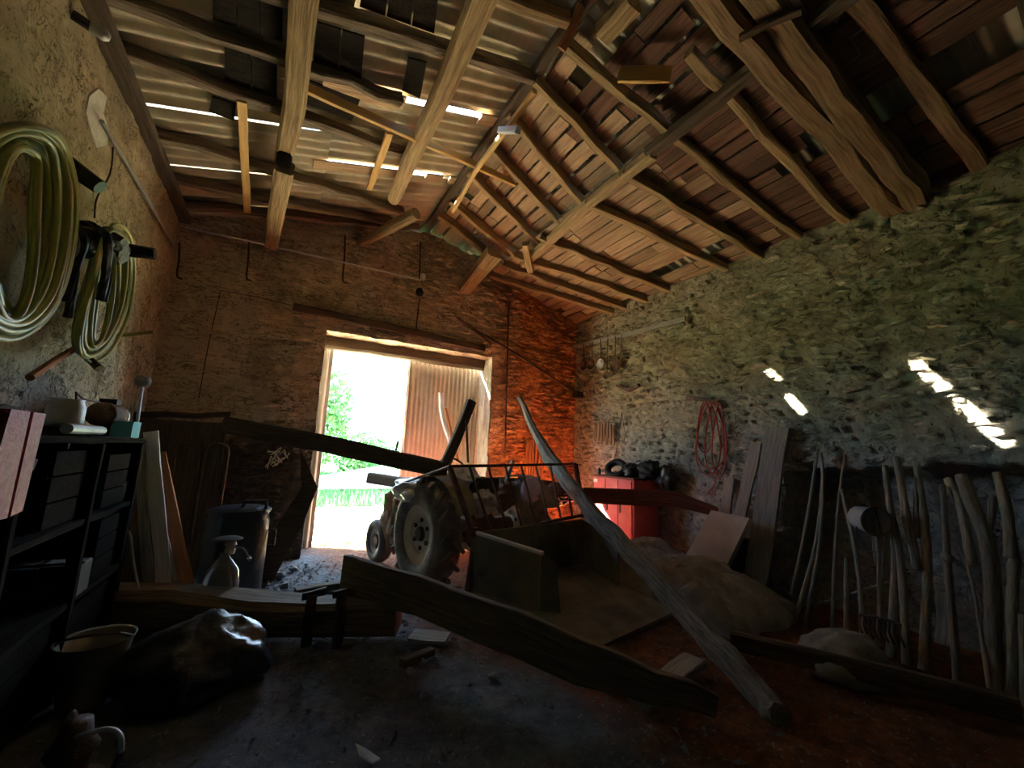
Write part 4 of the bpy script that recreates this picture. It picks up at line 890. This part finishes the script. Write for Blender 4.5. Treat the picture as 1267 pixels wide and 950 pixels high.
# glass siphon with pump head
c = PZ(272, 790, 0); c = V(c.x, 4.25, 0); c.x = PY(272, 730, 4.25).x; c = c+V(0,0,.17); rt = empty('glass_siphon', c-V(0,0,.17), 'glass demijohn with a pale metal pump head behind the log', 'siphon')
q = MB(); q.lathe(c, [(.11,0),(.125,.02),(.13,.16),(.11,.27),(.06,.34),(.035,.37),(.035,.4)], 24); q.build('glass_body', m_glass, rt, smooth=True)
q = MB(); q.lathe(c+V(.03,0,.39), [(.035,0),(.04,.03),(.03,.06),(.045,.07),(.03,.12)], 14); q.build('pump_head', m_cream, rt)
q = MB(); q.lathe(c+V(0,0,.5), [(.1,0),(.115,.008),(.09,.02),(.02,.03)], 20); q.build('brim', m_dark, rt)
q = MB(); q.timber([c+V(0,0,-.17), c], .24, .24, (0,1,0), .004); q.build('stand', m_dark, rt)
q = MB(); q.tube(spline([c+V(.05,-.01,.44), c+V(.12,-.02,.43), c+V(.17,-.02,.36)]), .008, 6); q.lathe(c+V(.175,-.02,.345), [(.004,-.02),(.02,0),(.004,.02)], 10); q.build('lever', m_zinc, rt)
# plastic covered sack, basin and hand pump in the near left corner
c = PZ(236, 858, 0); mb = MB(); mb.blob(c+V(0,.12,.12), (.36,.3,.24), .22, 1.6, 12, 50, 30, floor=0, ridge=.12); mb.build('covered_sack', m_dkplastic, label='lumpy sack under shiny dark plastic in front of the log', cat='sack', smooth=True)
c = PZ(85, 895, 0); rt = empty('enamel_basin', c+V(0,.2,0), 'dull cream enamel pail in the dark left corner', 'pail')
q = MB(); q.lathe(c+V(0,.2,0), [(.1,0),(.12,.02),(.17,.33),(.18,.34),(.165,.33),(.115,.03),(.0,.025)], 26); q.build('bowl', m_dullc, rt, smooth=True)
q = MB(); q.tube([c+V(-.17,.2,.32), c+V(-.12,.1,.38), c+V(0,.06,.4), c+V(.12,.1,.38), c+V(.17,.2,.32)], .007, 6); q.build('bail', m_iron, rt)
c = PZ(85, 950, .1); c = V(c.x, c.y, 0); rt = empty('hand_pump', c, 'dark iron hand pump with a pale curved handle at the bottom left', 'pump')
q = MB(); q.lathe(c, [(.13,0),(.13,.03),(.06,.05),(.07,.14),(.09,.17),(.06,.22),(.05,.28)], 18); q.build('body', m_iron, rt, smooth=True)
q = MB(); q.tube(spline([PZ(76,917,.22), PZ(105,908,.25), PZ(135,902,.26), PZ(149,911,.24), PZ(150,930,.18)]), [.01]*33, 8); q.build('handle', m_zinc, rt, smooth=True)
q = MB(); q.tube(spline([PZ(80,895,.24), PZ(92,880,.3), PZ(94,900,.24)]), .008, 6); q.build('wire_loop', m_zinc, rt)
q = MB(); q.tube(spline([PZ(150,930,.18), PZ(140,950,.1)]), .012, 6); q.build('spout', m_iron, rt)

# ================================================================ RIGHT SIDE
def wr(px, py, o=.06): return PX(px, py, XR-o)
# red cabinet against the right wall
rt = empty('red_cabinet', (4.57, 4.63, 0), 'red metal cabinet in the back right corner below the hanging tools', 'cabinet')
q = MB(); q.timber([V(4.6, 4.63, .02), V(4.6, 4.63, 1.16)], .48, .84, (0,1,0), .001, seg=2, cham=.02); q.build('body', m_cab, rt)
for k in range(3):
    y0 = 4.24+.265*k; q = MB(); q.box((4.352, y0+.13, .6), (.012, .25, 1.08)); dr = q.build('door', m_cab, rt)
    q = MB(); q.box((4.343, y0+.22, .75), (.014, .015, .12)); q.build('handle', m_iron, dr)
q = MB(); q.box((4.343, 4.98, 1.1), (.006, .09, .05)); q.build('paper_label', m_white, rt)
q = MB(); q.timber([V(4.59, 4.18, 1.175), V(4.59, 5.08, 1.175)], .52, .025, jit=.001, cham=.05); q.build('top', m_redwood, rt)
def torus(c, R_, r_, ax, mtl, name, label, cat, n=28):
    ax = Vector(ax).normalized(); a = ax.orthogonal().normalized(); b = ax.cross(a); q = MB()
    q.tube([Vector(c)+(a*math.cos(6.28319*k/n)+b*math.sin(6.28319*k/n))*R_ for k in range(n)], r_, 10, closed=True); return q.build(name, mtl, label=label, cat=cat, smooth=True)
torus((4.52, 4.72, 1.29), .13, .05, (-.6,-.3,.55), m_black, 'small_tyre', 'small black rubber tyre leaning on the cabinet top', 'tyre')  # a small tyre
rs = random.Random(6)
for k, (c, rd, mt_, lb) in enumerate([((4.6,4.45,1.28), (.15,.13,.1), m_dkplastic, 'grey crumpled cloth on the cabinet right of the tyre'), ((4.66,4.2,1.3), (.16,.16,.13), m_black, 'black bag slumped at the right end of the cabinet top'), ((4.74,3.98,1.2), (.13,.15,.16), m_dkplastic, 'dark bag hanging beside the cabinet on the wall')]):
    q = MB(); q.blob(c, rd, .35, 2, k+30, 36, 22, ridge=.25); q.build('dark_bag', mt_, label=lb, cat='bag', smooth=True)
mb = MB(); mb.lathe((4.45,5.02,1.19), [(.025,0),(.028,.01),(.028,.07),(.012,.09),(.012,.11)], 12); mb.build('small_bottle', m_dkplastic, label='small dark bottle at the left end of the cabinet top', cat='bottle')
# dark red board crossing in front of the cabinet
mb = MB(); mb.timber([PX(722,612,3.6), PX(785,615,4.08), PX(836,617,4.36), PX(888,634,4.58)], .05, [.2,.2,.19,.1], (0,0,1), .003, cham=.08); mb.build('dark_red_board', m_redwood, label='long dark red board laid slanting in front of the cabinet', cat='board')
mb = MB(); mb.prism([PX(a, b, 4.42) for a, b in [(880,631),(927,641),(893,713),(847,690)]], (.1,.02,-.02)); mb.build('leaning_panel', m_panel, label='pale square panel leaning at the foot of the wall planks', cat='panel')  # a leaning panel, not known to be plywood
mb = MB(); mb.prism([V(4.5, 3.15, .02), V(4.75, 3.15, .02), V(4.8, 3.1, .62), V(4.56, 3.15, .5)], (0,-.28,0)); mb.build('wooden_crate_side', m_dark, label='dark box side behind the pale leaning panel', cat='box side')
def wplank(px0, py0, px1, py1, wd, mtl, label, ob=.4, ot=.09):
    a, b = PX(px0, py0, XR-ob), PX(px1, py1, XR-ot); q = MB(); q.timber([a, b], wd, .035, (1,0,0), .003, cham=.08); q.build('wall_plank', mtl, label=label, cat='plank')
wplank(934,724,962,528,.24,m_grey,'tall wide grey plank leaning on the right wall',.32,.09)
wplank(905,690,936,548,.13,m_grey,'narrower grey plank left behind the tall wide plank',.3,.07)
wplank(897,650,903,592,.12,m_grey,'short grey plank below the red hose coil',.2,.07)
# red hose coil
rt = empty('red_hose', wr(880,592,.05), 'thin red hose coil hung on the right wall', 'hose')
for k, (cx, rx, y0, y1) in enumerate([(876,20,496,588),(884,16,497,586),(880,24,498,580),(872,12,496,560),(890,12,498,590)]):
    q = MB(); n = 26; q.tube([wr(cx+rx*math.sin(6.28319*i/n)*(.45+.55*(1-math.cos(6.28319*i/n))/2), y0+(y1-y0)*(1-math.cos(6.28319*i/n))/2, .06+.012*k) for i in range(n)], .009, 6, closed=True); q.build('hose_turn', m_redhose, rt, smooth=True)
q = MB(); q.tube(spline([wr(886,590), wr(884,600), wr(874,612)]), .009, 6); q.build('hose_end', m_redhose, rt)
mb = MB(); mb.timber([wr(850,492,.04), wr(872,495,.08), wr(890,498,.05)], .05, .05); mb.build('hose_hook', m_iron, label='dark wooden hook holding the red hose coil', cat='hook')
# ladle rail
mb = MB(); mb.timber([wr(706,430,.05), wr(780,412,.05), wr(848,394,.05)], .03, .07, (0,0,1), .003); mb.build('tool_rail', m_grey, label='long wooden rail for tools high on the right wall', cat='rail')
for k, (px, y0, y1, r_, lb) in enumerate([(722,425,452,.06,'leftmost ladle hanging on the tool rail'),(733,423,450,.07,'second ladle from the corner on the tool rail'),(743,420,449,.07,'pale ringed ladle third on the tool rail'),(752,418,463,.05,'longest ladle hanging lowest on the tool rail'),(761,416,452,.075,'dark ladle fifth on the tool rail'),(769,414,440,.04,'short spoon at the right end of the ladles')]):
    a, b = wr(px, y0, .09), wr(px+(-1 if k % 2 else 1), y1, .09); r_ *= 1.35; rt = empty('ladle', b, lb, 'ladle', 'ladles on the tool rail')
    q = MB(); q.tube([a, b], .008, 6); q.build('handle', m_iron, rt)
    q = MB(); q.lathe(b+V(.02,0,-.02), [(.01,0),(r_*.6,-.012),(r_*.95,-.035),(r_,-.05),(r_*.93,-.05),(r_*.85,-.03),(r_*.3,-.01)], 16, (1,0,0), (0,0,1)); q.build('bowl', m_iron if k != 2 else m_zinc, rt, smooth=True)
mb = MB(); mb.timber([wr(764,476,.05), wr(778,482,.07), wr(791,476,.05)], .06, [.04,.07,.05]); mb.build('iron_bracket', m_iron, label='dark iron bracket on the right wall under the ladles', cat='bracket')
mb = MB(); mb.timber([V(XR-.18, 6.05, 2.6), V(XR+.03, 6.05, 2.6)], .12, .11, (0,0,1), .003); mb.build('black_block', m_peg, label='black block fixed in the back right corner', cat='block')
rt = empty('hanging_leathers', wr(748,562,.06), 'brown leather strap bundle hanging over the red cabinet', 'straps')
q = MB(); q.timber([wr(734,521,.06), wr(762,524,.06)], .03, .025); q.build('bar', m_grey, rt)
for k in range(7):
    a = wr(737+k*3.6, 522, .08); q = MB(); q.timber([a, a+V(.0,0,-.14), a+V(0,rnd(-.02,.02),-.25-.18*random.random())], .05, .012, (1,0,0), .003); q.build('strap', m_log, rt)
mb = MB(); mb.tube(spline([wr(769,510,.05), wr(766,540,.05), wr(760,570,.05)]), .008, 6); mb.tube(spline([wr(769,510,.05), wr(773,535,.05), wr(772,548,.05)]), .006, 6); mb.build('wall_cord', m_iron, label='dark forked cord hanging right of the strap bundle', cat='rope')  # a cord hung on the wall
# clay heap added on the sunlit corner floor to bounce orange light
mb = MB(); mb.blob((3.65, 5.3, .0), (.55,.5,.28), .35, 1.6, 41, 44, 26, floor=-.02); mb.build('clay_bounce_heap', m_clay, label='added heap of orange red clay bouncing light in the back right corner', cat='heap', smooth=True)
# cloth covered mound
def mound(u, v):
    x = 3.52+u*1.06; y = 2.25+v*1.95
    e = min(1, u*5, (1-u)*7, v*6, (1-v)*6); e = max(0, e)**.5
    h = (.27+.16*v+.1*noise.noise(V(u*3, v*4, 1))+.04*noise.noise(V(u*9, v*11, 2))+.045*(1-abs(noise.noise(V(u*5+v*11, v*5, 4)))*2)+.02*(1-abs(noise.noise(V(u*14, v*18, 4)))*2))*e
    return V(x-.1*v+.05*noise.noise(V(u*4,v*4,7)), y+.05*noise.noise(V(u*4,v*4,9)), max(.0, h))
mb = MB(); mb.grid(mound, 90, 120); mb.build('covered_mattress', m_cloth, label='old mattress under dusty grey cloth along the right wall', cat='mattress', smooth=True)
mb = MB(); c = PZ(1045, 830, 0); mb.blob(c+V(0,0,.06), (.32,.26,.2), .16, 1.7, 44, 60, 30, floor=0, ridge=.1); sk = mb.build('burlap_sack', m_cloth, label='slumped pleated sack on the floor before the fork', cat='sack', smooth=True)
mb = MB(); mb.timber([PZ(905,789,.12), PZ(1080,832,.12), PZ(1262,880,.12)], .1, .13, jit=.006); mb.build('floor_beam', m_dark, label='long low timber lying before the sticks on the right floor', cat='timber')
# sticks
STK = [([(980,736),(999,640),(1012,556)],.016,'leftmost thin stick leaning on the right wall'),
 ([(990,744),(1010,670),(1018,590),(1015,560)],.018,'second stick from the wide grey plank'),
 ([(1001,746),(1014,670),(1019,585)],.016,'third stick from the wide grey plank'),
 ([(1009,748),(1016,715)],.016,'short stick stub beside the third stick'),
 ([(1031,746),(1036,640),(1046,562)],.015,'thin straight stick left of the fork'),
 ([(1067,775),(1060,690),(1041,605)],.019,'stick slanting left to meet the thin straight stick'),
 ([(1047,770),(1047,690)],.02,'short stick under the slanting one'),
 ([(1088,756),(1093,690),(1096,650)],.015,'thin stick right below the bucket'),
 ([(1085,700),(1079,655)],.013,'thinner short stick just under the bucket rim'),
 ([(1104,765),(1107,700),(1104,650)],.027,'pale thick short stick behind the fork tines'),
 ([(1121,806),(1115,700),(1101,625),(1095,576)],.027,'thick bent stick just right of the bucket'),
 ([(1135,705),(1122,640),(1109,565)],.031,'thick stick slanting behind the bent stick'),
 ([(1144,806),(1147,700),(1140,620),(1133,572)],.031,'thick nearly upright stick in the middle of the row'),
 ([(1134,665),(1133,590)],.02,'short stick half hidden behind the thick upright one'),
 ([(1181,800),(1172,690),(1166,600)],.023,'knotty stick with a bulge at half height'),
 ([(1203,700),(1188,625),(1172,592)],.031,'dark thick stick slanting behind the knotty one'),
 ([(1216,800),(1203,720),(1183,670)],.012,'thin crooked twig between knotty and forked sticks'),
 ([(1252,690),(1247,640),(1234,585)],.034,'dark thick stick behind the forked one'),
 ([(1252,850),(1252,760),(1256,690)],.034,'thick rough stump stick near the right edge'),
 ([(1267,850),(1264,760)],.02,'stick at the very right edge')]
rs = random.Random(15)
for k, (pp, r_, lb) in enumerate(STK):
    ymin = min(b for a, b in pp); n = len(pp); pts = []
    for a, b in pp:
        f = max(0, min(1, (b-580)/230)); pts.append(PX(a, b, XR-.1-.42*f-.02*(k % 3)))
    if pp[0][1] >= 740: 
        d = pts[0]-pts[1]; pts[0] = pts[0]+d*max(0, (pts[0].z-.01)/max(.01, -d.z))
    mb = MB(); sp_ = spline(pts, 4); N_s = len(sp_)
    mb.tube(sp_, [r_*(1.12-.3*i/(N_s-1))*(1+rs.gauss(0, .06)) for i in range(N_s)], 9, True, .05)
    if k == 14:
        for i in (7,): mb.blob(sp_[4], (.04,.04,.04), .3, 2, 3, 10, 8)
    mb.build('stick', m_stick, label=lb, cat='stick', group='sticks leaning on the right wall', smooth=True)
rt = empty('forked_stick', PX(1234,855,4.4), 'tall forked branch stick near the right edge', 'stick', 'sticks leaning on the right wall')
f_ = lambda a, b: PX(a, b, XR-.1-.42*max(0, min(1, (b-580)/230)))
q = MB(); q.tube(spline([f_(1233,858), f_(1229,790), f_(1226,700), f_(1217,655), f_(1203,625), f_(1190,588)], 4), [.045,.04,.034,.032,.026,.022][0:1]*21, 9, True, .05); q.build('stem', m_stick, rt, smooth=True)
q = MB(); q.tube(spline([f_(1219,665), f_(1226,640), f_(1229,614)], 4), .026, 9, True, .05); q.build('branch', m_stick, rt, smooth=True)
# bucket hung among the sticks
c = PX(1063, 640, 4.62); ax = (PX(1095, 648, 4.42)-c).normalized(); L_ = .22; rt = empty('metal_bucket', c, 'pale metal bucket hung sideways among the sticks', 'bucket')
q = MB(); q.lathe(c, [(.001,.0),(.088,.0),(.1,.01),(.112,L_),(.117,L_+.01),(.11,L_),(.095,.02),(.001,.015)], 28, ax); q.build('shell', m_zinc, rt, smooth=True)
q = MB(); q.lathe(c+ax*L_, [(.112,-.006),(.121,0),(.112,.008),(.11,0)], 28, ax, closed=True); q.build('rim', m_iron, rt)
q = MB(); q.tube(spline([c+ax*L_+V(0,0,.11), c+ax*(L_+.04)+V(0,0,-.2), c+ax*(L_-.06)+V(0,.1,-.24), c+ax*L_*.8+V(0,.12,-.05)]), .006, 6); q.build('bail', m_iron, rt)
# fork
a, b = PX(1064, 760, 4.25), PX(1114, 772, 4.25); rt = empty('garden_fork', a.lerp(b, .5)-V(0,0,.12), 'many tined iron fork head standing before the sticks', 'fork')
q = MB(); q.tube([a, a.lerp(b, .5)+V(0,0,.01), b], .012, 8); q.build('crossbar', m_iron, rt)
for k in range(9):
    s_ = a.lerp(b, k/8); q = MB(); q.tube(spline([s_, s_+V(-.03,0,-.07), s_+V(-.02,-.02,-.15)], 3), [.009]*7, 6); q.build('tine', m_iron, rt)
q = MB(); q.tube([a.lerp(b, .5), PX(1087, 690, 4.45), PX(1080, 640, 4.6)], .014, 8); q.build('handle', m_stick, rt)
mb = MB(); mb.timber([PX(1170,800,4.42), PX(1172,735,4.5)], .1, .04, (1,0,0)); mb.build('wood_block', m_grey, label='short upright board among the sticks', cat='board')
mb = MB(); mb.tube([PX(1020,745,4.55), PX(1100,720,4.55)], .012, 6); mb.build('cross_stick', m_stick, label='thin pale stick lying level behind the others', cat='stick')
